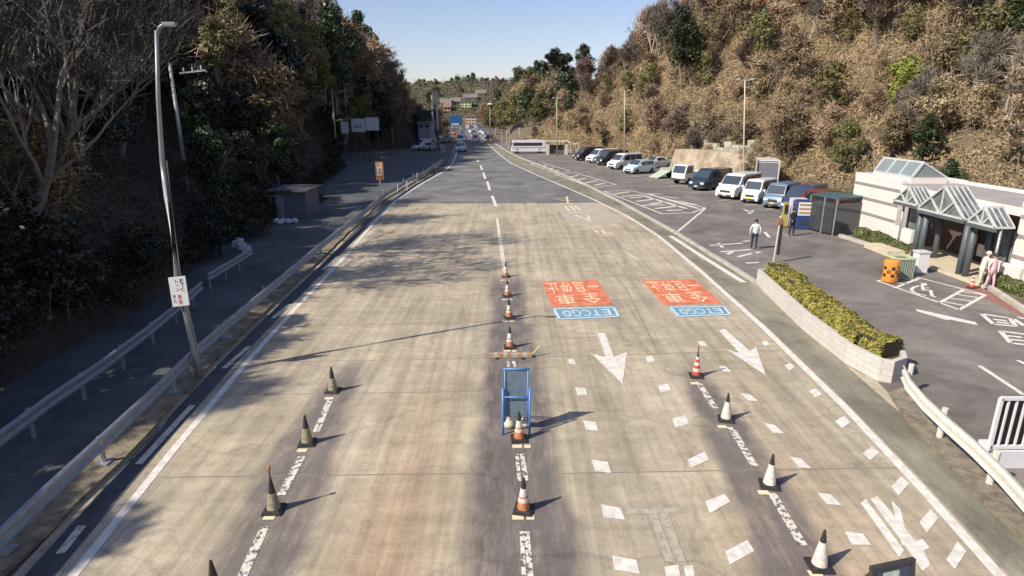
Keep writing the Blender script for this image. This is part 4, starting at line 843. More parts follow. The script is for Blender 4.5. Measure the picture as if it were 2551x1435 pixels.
# shelter, vending machines, yellow sign, street sign
b = G(2073, 588); t = thing('shelter', 'dark glazed smoking shelter with steel posts left of the rest house', 'shelter', (b.x, b.y, 0)); a = G(2010, 572) - b
m_sg = glassy('smoked_panel', (.045, .05, .06)); e = Vector((1.9, .5, 0))
for p in (Vector((0, 0, 0)), a * .45, a, e, a + e): MB().tube([p, p + Vector((0, 0, 2.25))], .045, 8).build('post', m_steel, t)
def panel(p, q, z0, z1, mat, name, thk=.03): return MB().bar(p + Vector((0, 0, (z0 + z1) / 2)), q + Vector((0, 0, (z0 + z1) / 2)), thk, z1 - z0).build(name, mat, t)
def vpanel(p, q, z0, z1, mat, name):
    d = (q - p).normalized(); nn = Vector((-d.y, d.x, 0)) * .02
    return MB().add([p - nn + Vector((0, 0, z0)), q - nn + Vector((0, 0, z0)), q - nn + Vector((0, 0, z1)), p - nn + Vector((0, 0, z1)), p + nn + Vector((0, 0, z0)), q + nn + Vector((0, 0, z0)), q + nn + Vector((0, 0, z1)), p + nn + Vector((0, 0, z1))], [(0, 1, 2, 3), (7, 6, 5, 4), (0, 4, 5, 1), (3, 2, 6, 7), (0, 3, 7, 4), (1, 5, 6, 2)]).build(name, mat, t)
vpanel(a * .05, a * .43, .1, 2.0, m_sg, 'glass_panel'); vpanel(a * .47, a * .97, .1, 2.0, m_sg, 'glass_panel'); vpanel(e * .04, e * .96, .1, 2.0, m_sg, 'glass_panel')
MB().add([Vector((0, 0, 2.25)), a + Vector((0, 0, 2.25)), a + e + Vector((0, 0, 2.3)), e + Vector((0, 0, 2.3)), Vector((0, 0, 2.33)), a + Vector((0, 0, 2.33)), a + e + Vector((0, 0, 2.38)), e + Vector((0, 0, 2.38))], [(3, 2, 1, 0), (4, 5, 6, 7), (0, 1, 5, 4), (1, 2, 6, 5), (2, 3, 7, 6), (3, 0, 4, 7)]).build('roof', M('teal_roof', (.06, .12, .13), rough=.5), t)
for i, (px, py, col, lab) in enumerate(((2000, 572, (.03, .055, .17), 'dark blue vending machine with a white poster beside the shelter'), (1986, 566, (.62, .66, .8), 'pale blue and white vending machine behind the dark-clothed person'))):
    b = G(px, py); t = thing('vending_machine', lab, 'vending machine', (b.x, b.y + .3, 0), R(-10), group='vending machines by the shelter')
    MB().box((0, 0, .95), (.95, .7, 1.85)).build('body', M('vend_%s' % ('blue' if i == 0 else 'pale'), col, rough=.4), t); MB().box((0, 0, .02), (.98, .75, .05)).build('plinth', m_dark, t)
    w_ = MB().box((0, -.36, 1.35), (.8, .03, .85)).build('display_window', m_white if i == 0 else m_glass, t)
    for r_ in range(3): MB().box((0, -.385, 1.1 + .26 * r_), (.7, .02, .12)).build('drinks_row', M('drink_cans', (.12, .3, .2), col2=(.6, .25, .12), scale=20), w_)
    MB().box((0, -.36, .45), (.6, .02, .18)).build('flap', m_dark, t)
b = G(1952, 566); t = thing('upright_banner', 'narrow yellow upright sign by the blue parked car', 'sign', (b.x, b.y, 0)); MB().box((0, 0, .85), (.42, .12, 1.6), taper=.8).build('panel', M('banner_yellow', (.55, .42, .12), rough=.5), t); MB().box((0, -.075, 1.2), (.2, .02, .6)).build('dark_panel', m_glass, t); MB().box((0, 0, .03), (.6, .4, .06)).build('foot', m_dark, t)
b = G(1927, 654); t = thing('sign_post', 'pale sign post with a slim dark board at the hedge end', 'sign post', (b.x, b.y, 0)); h = AT(1934, 545, b.y).z
MB().tube([(0, 0, 0), (.08, 0, h)], .05, 8).build('post', m_pole2, t); MB().box((.2, .05, h * .55), (.12, .1, h * .75)).build('dark_board', m_dark, t); MB().box((.1, 0, h - .15), (.24, .12, .28)).build('orange_box', M('rusty_box', (.30, .14, .07), var=.3), t)
MB().lathe([(.06, h + .02), (.07, h + .08), (.03, h + .15)], 10, (.08, 0, 0)).build('lamp', m_steel, t)
# retaining wall
m_conc = M('weathered_concrete', (.20, .155, .11), col2=(.50, .41, .30), rough=.9, scale=.8, bump=.3, coord='World', detail=10)
Y1, Y0 = 74, 61.5
def PW(px, py, Y): return AT(px, py, Y)
a0 = G(1662, 428); wl = [Vector((22.3, 76, 0)), Vector((23.3, 70, 0)), Vector((25.6, 62, 0)), Vector((26.6, 58.5, 0))]
wl = [Vector((AT(1664, 400, 76).x, 76, 0)), Vector((AT(1740, 400, 69).x, 69, 0)), Vector((AT(1820, 400, 63.5).x, 63.5, 0)), Vector((AT(1900, 400, 60).x, 60, 0))]
t = thing('retaining_wall', 'weathered tan concrete retaining wall behind the parked cars', 'retaining wall', wl[0]); tops = [PW(1697, 372, 76).z, PW(1740, 374, 69).z, PW(1820, 384, 63.5).z, PW(1900, 392, 60).z]
vs = []; lean = Vector((1.4, 1.0, 0))
for p, z in zip(wl, tops):
    q = p - wl[0]; vs += [q, q + lean * .7 + Vector((0, 0, z)), q + lean * .7 + Vector((.8, .6, z)), q + Vector((2, 1.5, 0))]
fs = []
for i in range(3):
    for k in range(4): fs.append((i * 4 + k, i * 4 + (k + 1) % 4, (i + 1) * 4 + (k + 1) % 4, (i + 1) * 4 + k))
fs += [(0, 1, 2, 3), (15, 14, 13, 12)]
MB().add(vs, fs).build('wall', m_conc, t)
# upper white crib wall
t = thing('crib_wall', 'broken white block wall stepped above the tan retaining wall', 'retaining wall', (0, 0, 0)); m_crib = M('crib_white', (.26, .24, .17), col2=(.66, .64, .52), rough=.85, scale=1.5, var=.3, coord='World')
uw = [AT(1706, 372, 78.5), AT(1755, 378, 72.5), AT(1830, 386, 66), AT(1900, 392, 62.5)]; t.location = (uw[0].x, uw[0].y, uw[0].z - 1.1)
for i, (a, b2) in enumerate(zip(uw[:-1], uw[1:])):
    nseg = 4
    for k in range(nseg):
        if (i, k) in ((1, 1), (2, 3)): hgt = .55
        else: hgt = .95 + .3 * ((i * 3 + k * 2) % 3)
        p = a.lerp(b2, k / nseg) - Vector(t.location) + Vector((1.0, .8, .2)); q = a.lerp(b2, (k + .93) / nseg) - Vector(t.location) + Vector((1.0, .8, .2)); MB().bar(p + Vector((0, 0, hgt / 2 - .2)), q + Vector((0, 0, hgt / 2 - .2)), .5, hgt).build('block', m_crib, t)
# green net fence behind the small cars
b = AT(1985, 468, 52); t = thing('net_fence', 'low green net fence behind the blue-grey van', 'fence', (b.x, 52, 0)); m_gn = M('green_net', (.16, .22, .08), rough=.8)
for k in range(6): MB().tube([(k * 1.4 - 1, 0, 0), (k * 1.4 - 1, 0, 1.3)], .05, 6).build('post', M('fence_brown', (.2, .15, .08)), t)
m_ = MB()
for k in range(5):
    for j in range(4): m_.bar((k * 1.4 - 1, 0, .2 + .3 * j), (k * 1.4 + .4, 0, .2 + .3 * j), .1)
m_.build('net', m_gn, t)
# shed on the left
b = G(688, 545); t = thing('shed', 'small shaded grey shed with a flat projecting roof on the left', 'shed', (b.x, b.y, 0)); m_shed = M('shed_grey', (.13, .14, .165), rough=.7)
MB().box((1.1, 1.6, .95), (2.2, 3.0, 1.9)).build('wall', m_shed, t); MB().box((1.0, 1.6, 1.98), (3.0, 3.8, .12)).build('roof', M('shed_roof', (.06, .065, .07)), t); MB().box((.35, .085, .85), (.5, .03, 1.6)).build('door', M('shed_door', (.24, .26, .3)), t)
for k in range(3): MB().box((1.0 + k * .45, .09, 1.0), (.06, .03, 1.8)).build('rib', M('shed_rib', (.14, .15, .2)), t)
mg = M('plastic_bag', (.52, .54, .58), rough=.5, var=.15)
for i, (dx, dy) in enumerate(((-.1, -.5), (.35, -.45), (.75, -.6), (.3, -.95), (1.1, -.4))):
    o = MB().lathe([(.16, 0), (.25, .1), (.22, .24), (.08, .33), (.03, .38)], 10).build('rubbish_bag', mg, smooth=True, loc=G(700, 553) + Vector((dx, dy, 0))); o.rotation_euler.z = i; o.scale = (1, 1.2, 1)
    tag(o, ['leftmost pale rubbish bag', 'second pale rubbish bag from the left', 'middle pale rubbish bag', 'pale rubbish bag nearest the road', 'rightmost pale rubbish bag'][[0, 1, 2, 3, 4][i]] + ' in the heap before the small grey shed', 'bag', 'rubbish bags before the shed')
for i, (px, py) in enumerate(((592, 616), (604, 622), (616, 630), (598, 610))):
    o = MB().box((0, 0, .2), (.5, .35, .35), taper=.85).build('crate', mg, loc=G(px, py)); o.rotation_euler.z = i * .8; tag(o, ['farthest back', 'second', 'nearest the road', 'middle'][i] + ' white crate of the pile at the end of the short guardrail', 'crate', 'white crates by the short guardrail')

# ================================================================ vehicles
def car(kind, label, col, loc, heading, grp=None, lod=0, scale=1.0, name=None):
    # x forward, origin at centre on the ground
    K = {'minivan': dict(L=4.7, W=1.72, H=1.86, st=[(-2.35, .95, 1.5, .92), (-2.22, 1.02, 1.84, .93), (0.6, 1.02, 1.86, .95), (1.05, 1.02, 1.72, .93), (1.72, 1.0, 1.03, .96), (2.2, .88, .9, .9), (2.35, .68, .70, .82)], win=(-2.1, 1.0), ws=(1.05, 1.72), wb=1.45),
         'kei': dict(L=3.4, W=1.48, H=1.78, st=[(-1.7, .9, 1.55, .94), (-1.62, .98, 1.76, .95), (.75, .98, 1.78, .95), (1.0, .98, 1.66, .93), (1.38, .95, .99, .96), (1.62, .86, .88, .92), (1.7, .66, .68, .88)], win=(-1.5, .95), ws=(1.0, 1.38), wb=1.2),
         'sedan': dict(L=4.4, W=1.68, H=1.45, st=[(-2.2, .7, .72, .85), (-2.12, .92, .95, .92), (-1.5, .95, .98, .93), (-.9, .95, 1.38, .8), (.35, .93, 1.44, .8), (1.05, .9, .93, .92), (2.0, .78, .8, .88), (2.2, .55, .57, .8)], win=(-1.2, .6), ws=(.35, 1.05), wb=1.35),
         'hatch': dict(L=3.8, W=1.66, H=1.5, st=[(-1.9, .75, 1.0, .88), (-1.75, .95, 1.36, .86), (-1.2, .95, 1.48, .86), (.4, .93, 1.5, .84), (1.15, .9, .94, .93), (1.75, .76, .78, .88), (1.9, .55, .57, .8)], win=(-1.5, .8), ws=(.4, 1.15), wb=1.25),
         'suv': dict(L=4.5, W=1.8, H=1.68, st=[(-2.25, .85, 1.1, .9), (-2.1, 1.02, 1.56, .87), (-1.5, 1.02, 1.66, .87), (.4, 1.0, 1.68, .87), (1.1, .98, 1.02, .94), (2.05, .88, .9, .9), (2.25, .6, .62, .84)], win=(-1.8, .8), ws=(.4, 1.1), wb=1.4)}[kind]
    t = thing(name or 'parked_car', label, 'car', loc, heading, grp); t.scale = (scale * (1.06 if not lod else 1),) * 3
    W = K['W'] / 2; zb0 = .26; vs = []; st = K['st']
    for x, zb, zr, k in st:
        wl = W * (1.0 if -K['L'] / 2 + .1 < x < K['L'] / 2 - .2 else .93); wr = wl * (k - .07 if zr > zb + .2 else k)
        crown = .05 if zr > zb + .2 else .03
        vs += [(x, -wl * .94, zb0), (x, -wl, zb0 + .2), (x, -wl, zb * .75 + .1), (x, -wl * .975, zb), (x, -wr, zr), (x, -wr * .6, zr + crown * .7), (x, 0, zr + crown), (x, wr * .6, zr + crown * .7), (x, wr, zr), (x, wl * .975, zb), (x, wl, zb * .75 + .1), (x, wl, zb0 + .2), (x, wl * .94, zb0)]
    n_ = 13; fs = []
    for i in range(len(st) - 1):
        for k in range(n_): fs.append((i * n_ + k, (i + 1) * n_ + k, (i + 1) * n_ + (k + 1) % n_, i * n_ + (k + 1) % n_))
    fs += [tuple(range(n_))[::-1], tuple((len(st) - 1) * n_ + k for k in range(n_))]
    pm = M('car_paint_%02d%02d%02d' % tuple(int(c * 99) for c in col), col, rough=.28, var=.04, scale=2); pm.node_tree.nodes['Principled BSDF'].inputs['Coat Weight'].default_value = .4
    body = MB().add(vs, fs).build('body', pm, t, smooth=False)
    def surf(x, side, f):       # point on the glasshouse side between belt (f=0) and roof (f=1)
        for (xa, ba, ra, ka), (xb, bb_, rb, kb) in zip(st[:-1], st[1:]):
            if xa <= x <= xb:
                u = (x - xa) / (xb - xa); zb = ba + (bb_ - ba) * u; zr = ra + (rb - ra) * u; wr = (W * (ka - .07)) * (1 - u) + (W * (kb - .07 if rb > bb_ + .2 else kb)) * u
                wy = W * .975 + (wr - W * .975) * f; return Vector((x, side * (wy + .012), zb + (zr - zb) * f))
        return Vector((x, side * W, 1))
    x0, x1 = K['win']; nw = 2 if kind in ('hatch', 'sedan', 'kei') else 3
    for side in (-1, 1):
        for k in range(nw):
            a = x0 + (x1 - x0) * k / nw + .04; b2 = x0 + (x1 - x0) * (k + 1) / nw - .04
            q = [surf(a, side, .1), surf(b2, side, .1), surf(b2, side, .86), surf(a, side, .86)]
            MB().add(q, [(0, 1, 2, 3) if side < 0 else (3, 2, 1, 0)]).build('side_window', m_glass, t)
            if lod: break
        if lod:
            pass
    # windscreen
    xa, xb = K['ws']; ia = [i for i, s in enumerate(st) if abs(s[0] - xa) < 1e-6][0]; A_ = vs[ia * n_ + 4]; B_ = vs[(ia + 1) * n_ + 4]
    q = [Vector((xb - .06, -W * .84, B_[2] + .09)), Vector((xb - .06, W * .84, B_[2] + .09)), Vector((xa + .06, abs(A_[1]) * .9, A_[2] + .0)), Vector((xa + .06, -abs(A_[1]) * .9, A_[2] + .0))]
    nn = (q[1] - q[0]).cross(q[3] - q[0]).normalized(); nn = nn if nn.x > 0 else -nn; q = [p + nn * .035 for p in q]
    MB().add(q, [(0, 1, 2, 3)]).build('windscreen', glassy('windscreen_glass', (.05, .07, .09)), t)
    r_ = .31 if kind != 'kei' else .27
    for sx in (-1, 1):
        for sy in (-1, 1):
            c = Vector((sx * K['wb'], sy * (W - .1), r_)); wl_ = MB(); ring = [(r_ * .62, -.11), (r_, -.1), (r_, .1), (r_ * .62, .11)]
            vs2 = []; 
            for rr, yy in ring:
                for k in range(16): a = 2 * math.pi * k / 16; vs2.append((c.x + rr * math.cos(a), c.y + yy, c.z + rr * math.sin(a)))
            f2 = [(i * 16 + k, i * 16 + (k + 1) % 16, (i + 1) * 16 + (k + 1) % 16, (i + 1) * 16 + k) for i in range(3) for k in range(16)]
            f2 += [tuple(range(16)), tuple(48 + k for k in range(16))]
            ty = wl_.add(vs2, f2).build('wheel', m_tyre, t)
            if not lod:
                vs3 = [(c.x + r_ * .58 * math.cos(2 * math.pi * k / 12), c.y + sy * .115, c.z + r_ * .58 * math.sin(2 * math.pi * k / 12)) for k in range(12)] + [(c.x, c.y + sy * .09, c.z)]
                MB().add(vs3, [(k, (k + 1) % 12, 12) for k in range(12)]).build('rim', m_rim, ty)
    fx = K['L'] / 2; hy = W * .66; hzv = st[-1][1] + .02
    for sy in (-1, 1):
        MB().box((fx - .07, sy * hy, hzv - .0), (.16, .36, .17)).build('headlight', M('headlight_lens', (.72, .74, .76), rough=.15), t)
        MB().box((-fx + .04, sy * (W * .86), .95), (.1, .14, .4 if kind in ('minivan', 'kei') else .2)).build('tail_light', M('tail_lens', (.5, .02, .02), rough=.2), t)
    if not lod:
        MB().box((fx + .0, 0, .36), (.1, W * 1.8, .22)).build('bumper', pm, t); MB().box((fx - .02, 0, hzv - .06), (.1, W * .95, .16)).build('grille', m_dark, t); MB().box((fx + .03, 0, .33), (.08, W * 1.3, .13)).build('air_intake', m_dark, t)
        MB().box((fx + .06, 0, .40), (.02, .34, .17)).build('number_plate', M('plate_yellow', (.8, .65, .05)) if kind == 'kei' else m_white, t)
        for sy in (-1, 1): MB().box((K['ws'][1] - .35, sy * (W + .1), 1.05), (.12, .18, .15)).build('mirror', pm, t)
        q = MB().box((-fx - .005, 0, 1.25 if kind in ('minivan', 'kei') else 1.05), (.03, W * 1.5, .42 if kind in ('minivan', 'kei') else .25)).build('rear_window', m_glass, t)
    return t
WHITE = (.78, .78, .76); NAVY = (.03, .045, .10); 
g1 = 'vehicles parked along the foot of the right hillside'
def park(kind, px, py, hd, col, label, name=None, L=2.3, sc=1.0):
    nose = G(px, py); h = R(hd); d = Vector((math.cos(h), math.sin(h), 0)); return car(kind, label, col, nose - d * L, h, g1, scale=sc)
park('minivan', 1808, 496, 224, WHITE, 'white minivan with dark grille, nearest minivan of the parked row', sc=1.04)
park('kei', 1868, 507, 224, (.74, .74, .70), 'small white box van between the white minivan and the blue kei van', L=1.6)
park('kei', 1924, 520, 224, (.13, .23, .31), 'blue-grey and white small van with a yellow number plate', L=1.6)
park('minivan', 1972, 536, 226, (.05, .06, .13), 'dark navy minivan at the near end of the parked row')
park('minivan', 1736, 475, 220, (.025, .04, .07), 'very dark blue-green high-roof van right of the white truck')
park('hatch', 1560, 434, 216, (.55, .72, .76), 'pale ice-blue sedan beside the flatbed truck')
park('minivan', 1525, 422, 214, WHITE, 'white boxy wagon between dark minivan and pale blue car')
park('minivan', 1492, 412, 212, (.03, .035, .04), 'black minivan left of the white boxy wagon')
park('minivan', 1470, 406, 211, (.70, .72, .74), 'white minivan mostly hidden behind the black minivan')
park('minivan', 1437, 400, 208, (.04, .025, .03), 'dark maroon minivan at the far end of the parked row')
park('sedan', 1500, 396, 200, (.05, .05, .055), 'black car glimpsed behind the far parked minivans')
park('sedan', 1600, 420, 206, (.6, .6, .58), 'pale car glimpsed behind the flatbed truck')
# cab-over trucks
def truck(label, loc, heading, box, col=WHITE, cat='truck', boxcol=(.66, .62, .52), small=False):
    t = thing('truck', label, 'truck', loc, heading, g1)
    cabp = [(2.35, .45), (2.35, 1.15), (2.05, 1.98), (1.0, 2.05), (.85, .45)]
    def ext(poly, w, name, mat, par=t):
        n2 = len(poly); vs = [(x, -w, z) for x, z in poly] + [(x, w, z) for x, z in poly]; fs = [(i, (i + 1) % n2, n2 + (i + 1) % n2, n2 + i) for i in range(n2)] + [tuple(range(n2))[::-1], tuple(n2 + i for i in range(n2))]
        return MB().add(vs, fs).build(name, mat, par)
    pm = M('truck_white', col, rough=.35, var=.05); cab = ext(cabp, .84, 'cab', pm)
    MB().add([(2.365, -.74, 1.2), (2.365, .74, 1.2), (2.09, .70, 1.92), (2.09, -.70, 1.92)], [(0, 1, 2, 3)]).build('windscreen', MATS['windscreen_glass'], cab)
    for s in (-1, 1): MB().add([(2.15, s * .85, 1.2), (1.1, s * .85, 1.2), (1.1, s * .85, 1.85), (1.98, s * .85, 1.85)], [(0, 1, 2, 3) if s < 0 else (3, 2, 1, 0)]).build('side_window', m_glass, cab); MB().box((2.37, s * .62, .72), (.05, .3, .16)).build('headlight', MATS['headlight_lens'], cab)
    MB().box((2.37, 0, .55), (.1, 1.7, .16)).build('bumper', m_dark, cab)
    MB().box((-.4, 0, .52), (4.4, .8, .16)).build('chassis', m_dark, t)
    if box == 'box':
        MB().box((-1.0, 0, 1.85), (3.5, 2.0, 2.3)).build('cargo_box', M('cargo_panel', boxcol, rough=.5, var=.05), t); MB().box((-2.77, 0, 1.8), (.03, 1.8, 1.9)).build('rear_shutter', M('shutter_grey', (.2, .19, .22), rough=.6), t)
        fr = MB()
        for s in (-1, 1): fr.bar((-2.78, s * .96, .7), (-2.78, s * .96, 3.0), .09); fr.bar((-2.78, -.96, 1.85 + s * 1.1), (-2.78, .96, 1.85 + s * 1.1), .09)
        fr.build('rear_frame', m_white, t)
    elif box == 'flat':
        MB().box((-1.0, 0, .80), (3.6, 1.85, .12)).build('deck', M('deck_green', (.42, .52, .36), rough=.6), t)
        for s in (-1, 1): MB().box((-1.0, s * .93, .98), (3.6, .05, .25)).build('side_board', pm, t)
        MB().box((.72, 0, 1.3), (.08, 1.7, .9)).build('headboard', pm, t)
        MB().bar((-2.8, 0, .75), (-4.3, 0, .06), 1.8, .08).build('ramp', M('ramp_green', (.42, .50, .38)), t)
    else:
        MB().box((-1.0, 0, 1.0), (3.5, 1.85, .5)).build('cargo_bed', pm, t)
    for x in (1.55, -1.7):
        for s in (-1, 1):
            m_ = MB(); m_.tube([(x, s * .62, .36), (x, s * .86, .36)], .36, 16).build('wheel', m_tyre, t); 
    return t
def ptruck(px, py, hd, label, box, Lo=2.4, **k):
    nose = G(px, py); h = R(hd); d = Vector((math.cos(h), math.sin(h), 0)); return truck(label, nose - d * Lo + Vector((.3, 0, 0)), h, box, **k)
ptruck(1680, 460, 218, 'white cab-over truck left of the very dark van', 'bed')
ptruck(1622, 444, 20, 'white flatbed truck with its green ramp lowered towards the road', 'flat', Lo=-4.2)
b = G(1900, 470); truck('cream box truck seen from behind above the small parked vans', Vector((AT(1905, 450, 60).x, 60.5, 0)), R(75), 'box')
# red-brown vehicle behind the shelter
car('minivan', 'dark red minivan half hidden between the shelter and the rest house', (.16, .05, .05), Vector((22.3, 43.6, 0)), R(100), g1)
# coach at the far end of the lot
b = G(1300, 383); t = thing('coach', 'white and lilac coach standing across the far end of the lot', 'coach', (AT(1316, 375, 113).x, 113, 0), R(184)); m_co = M('coach_white', (.76, .72, .76), rough=.4, var=.04)
MB().box((0, 0, 1.35), (6.2, 2.1, 1.9), taper=.93).build('body', m_co, t)
for s in (-1, 1):
    MB().box((.2, s * 1.02, 1.65), (5.2, .03, .55)).build('window_band', m_glass, t); MB().box((0, s * 1.055, 1.1), (6.0, .02, .14)).build('stripe', M('lilac_stripe', (.4, .36, .62)), t)
MB().box((3.02, 0, 1.6), (.05, 1.7, .7)).build('windscreen', m_glass, t)
for x in (2.1, -2.0):
    for s in (-1, 1): MB().tube([(x, s * .8, .42), (x, s * 1.04, .42)], .42, 14).build('wheel', m_tyre, t)
# traffic
car('hatch', 'pale car driving towards the camera alone at the left of the carriageway', (.45, .52, .53), Vector((G(1151, 376).x, G(1151, 378).y, .01)), R(268), None, name='car')
tr = random.Random(5); tcol = [(.7, .7, .7), (.62, .5, .5), (.12, .1, .1), (.5, .1, .1), (.75, .72, .7), (.2, .25, .35), (.66, .6, .6), (.35, .33, .33)]
kinds = ['hatch', 'minivan', 'sedan', 'suv', 'kei']
cnt = 0; nmc = {}
names = {(.7, .7, .7): 'silver', (.62, .5, .5): 'rose-beige', (.12, .1, .1): 'black', (.5, .1, .1): 'red', (.75, .72, .7): 'white', (.2, .25, .35): 'slate blue', (.66, .6, .6): 'pearl', (.35, .33, .33): 'grey'}
for row, Y in enumerate([152, 162, 173, 186, 200, 216, 234, 254, 276]):
    xc0 = AT(1172, 330, Y).x
    for lane in range(4):
        if tr.random() < .15: continue
        col = tr.choice(tcol); kd = tr.choice(kinds); x = xc0 - 5.5 + 3.4 * lane + tr.uniform(-.3, .3) - (Y - 152) * .01
        ordw = ['nearest', 'second', 'third', 'fourth', 'fifth', 'sixth', 'seventh', 'eighth', 'farthest'][row]; lw = ['left-hand', 'left of centre', 'right of centre', 'right-hand'][lane]
        kn = {'hatch': 'hatchback', 'minivan': 'minivan', 'sedan': 'saloon', 'suv': 'off-roader', 'kei': 'small van'}[kd]
        car(kd, '%s %s in the %s row of the distant jam, %s' % (names[col], kn, ordw, lw), col, Vector((x, Y + tr.uniform(-1.5, 1.5), .012)), R(269), 'cars in the distant traffic jam', lod=1, name='car')
# parked cars in shade on the far left
for i, (px, py, Y, kd, col, lab) in enumerate(((1058, 337, 128, 'minivan', (.5, .5, .52), 'pale van parked in the shade left of the far carriageway'), (1048, 345, 122, 'hatch', (.6, .6, .62), 'white car parked in the shade before the pale van'), (1075, 345, 122, 'sedan', (.25, .28, .35), 'grey-blue car parked in the shade beside the white car'))):
    car(kd, lab, col, Vector((AT(px, py, Y).x, Y, 0)), R(230), 'cars parked in the far left shade', lod=1)
# ================================================================ people
m_skin = M('skin', (.50, .30, .21), rough=.6, var=.05); m_hair = M('dark_hair', (.02, .016, .014), rough=.6)
def person(label, loc, rz, top, bottom, lean=0.0, armL=(-.26, -.02, .84), armR=(.26, -.02, .84), stride=.06, h=1.7, hair=m_hair, cap=None):
    t = thing('person', label, 'person', loc, rz); k = h / 1.7
    V = []; E = []; Rd = []
    def v(x, y, z, r, par=None):
        V.append((x * k, (y - lean * max(0, z - .9)) * k, z * k)); Rd.append(r * k)
        if par is not None: E.append((par, len(V) - 1))
        return len(V) - 1
    pel = v(0, 0, .93, .145); ab = v(0, 0, 1.08, .125, pel); ch = v(0, -.01, 1.28, .15, ab); nk0 = v(0, 0, 1.42, .075, ch); nk = v(0, -.005, 1.48, .055, nk0); hd = v(0, -.02, 1.57, .085, nk); v(0, -.015, 1.64, .078, hd)
    for s, hand in ((-1, armL), (1, armR)):
        sh = v(s * .17, 0, 1.38, .062, ch); hx, hy, hzv = hand; ex, ey, ez = (s * .2 + hx) / 2 + s * .05, hy / 2 + .04, (1.38 + hzv) / 2
        el = v(ex, ey, ez, .044, sh); wr = v(hx, hy, hzv + .04, .028, el); pm_ = v(hx, hy - .01, hzv - .03, .032, wr)
        for q in range(4): f1 = v(hx + (q - 1.5) * .02, hy - .02, hzv - .085, .0095, pm_); v(hx + (q - 1.5) * .022, hy - .035, hzv - .12 + .008 * abs(q - 1.5), .008, f1)
        th1 = v(hx - s * .035, hy - .03, hzv - .04, .011, wr); v(hx - s * .045, hy - .045, hzv - .075, .009, th1)
        hp = v(s * .09, 0, .86, .095, pel); kn = v(s * .1, -s * stride * .6 - .015, .5, .062, hp); an = v(s * .1, -s * stride, .1, .042, kn); v(s * .105, -s * stride - .13, .035, .036, an)
    me = bpy.data.meshes.new('body'); me.from_pydata(V, E, []); ob = bpy.data.objects.new('body_tmp', me); COL.objects.link(ob)
    md = ob.modifiers.new('s', 'SKIN'); sv = me.skin_vertices[0].data
    for i, r in enumerate(Rd): sv[i].radius = (r, r)
    sv[0].use_root = True; md.use_smooth_shade = True; ms_ = ob.modifiers.new('u', 'SUBSURF'); ms_.levels = 1; ms_.render_levels = 1
    dg = bpy.context.evaluated_depsgraph_get(); me2 = bpy.data.meshes.new_from_object(ob.evaluated_get(dg)); bpy.data.objects.remove(ob)
    me2.materials.clear()
    for m_ in (m_skin, top, bottom, m_black): me2.materials.append(m_)
    for p in me2.polygons:
        c = p.center; z = c.z / k
        if z < .09: p.material_index = 3
        elif z > 1.45: p.material_index = 0
        elif abs(c.x) / k > .21 and z < (armL if c.x < 0 else armR)[2] + .03: p.material_index = 0
        elif z > .94 or abs(c.x) / k > .215: p.material_index = 1
        else: p.material_index = 2
    body = bpy.data.objects.new('body', me2); COL.objects.link(body); body.parent = t
    hc = Vector((0, -.018 - lean * .68, 1.6)) * k; hb_ = MB(); n2 = 12
    for i in range(6):
        for j in range(n2):
            a = 2 * math.pi * j / n2; ph = i / 5 * math.pi * .56; rr = .107 * k; y = math.sin(a) * math.sin(ph)
            hb_.v.append(tuple(hc + Vector((math.cos(a) * math.sin(ph) * rr * .92, y * rr * (1.05) + .014, math.cos(ph) * rr * 1.15))))
    for i in range(5):
        for j in range(n2): hb_.f.append((i * n2 + j, i * n2 + (j + 1) % n2, (i + 1) * n2 + (j + 1) % n2, (i + 1) * n2 + j)); hb_.mi.append(0)
    hb_.build('hair' if not cap else 'cap', cap or hair, t, smooth=True)
    fc = MB(); fy = -.108 - lean * .68
    for s in (-1, 1): fc.box(Vector((s * .032, fy, 1.575)) * k, (.022 * k, .012 * k, .012 * k)); fc.box(Vector((s * .088, -.01 - lean * .67, 1.565)) * k, (.02 * k, .035 * k, .06 * k), mi=1)
    fc.box(Vector((0, fy - .008, 1.545)) * k, (.022 * k, .03 * k, .04 * k), mi=1); fc.box(Vector((0, fy + .004, 1.505)) * k, (.045 * k, .012 * k, .01 * k), mi=2)
    fc.build('face', [m_black, m_skin, M('lips', (.4, .15, .13))], t)
    return t
person('person in a white shirt and dark trousers walking across the lot', G(1877, 621), R(170), M('white_shirt', (.66, .70, .66), rough=.8), M('navy_trousers', (.02, .028, .05), rough=.85), stride=.1, h=1.68)
person('person in dark clothes standing in front of the vending machines', G(1970, 588), R(20), M('black_jacket', (.02, .022, .03), rough=.8), M('black_trousers', (.018, .018, .022), rough=.85), armL=(-.2, -.18, 1.0), armR=(.22, -.15, 1.02), h=1.7)
person('person in a cream jacket and cap at the corner of the hatched bay', G(2436, 716), R(75), M('cream_jacket', (.70, .70, .58), rough=.8), M('cream_trousers', (.62, .60, .48), rough=.85), lean=.22, armL=(-.24, -.32, 1.0), armR=(.24, -.3, .95), h=1.62, cap=M('cream_cap', (.65, .64, .52)))
person('person in pale pink clothes beside the one in cream', G(2462, 722), R(20), M('pink_top', (.74, .52, .52), rough=.8), M('pink_trousers', (.62, .44, .45), rough=.85), stride=.12, h=1.6)
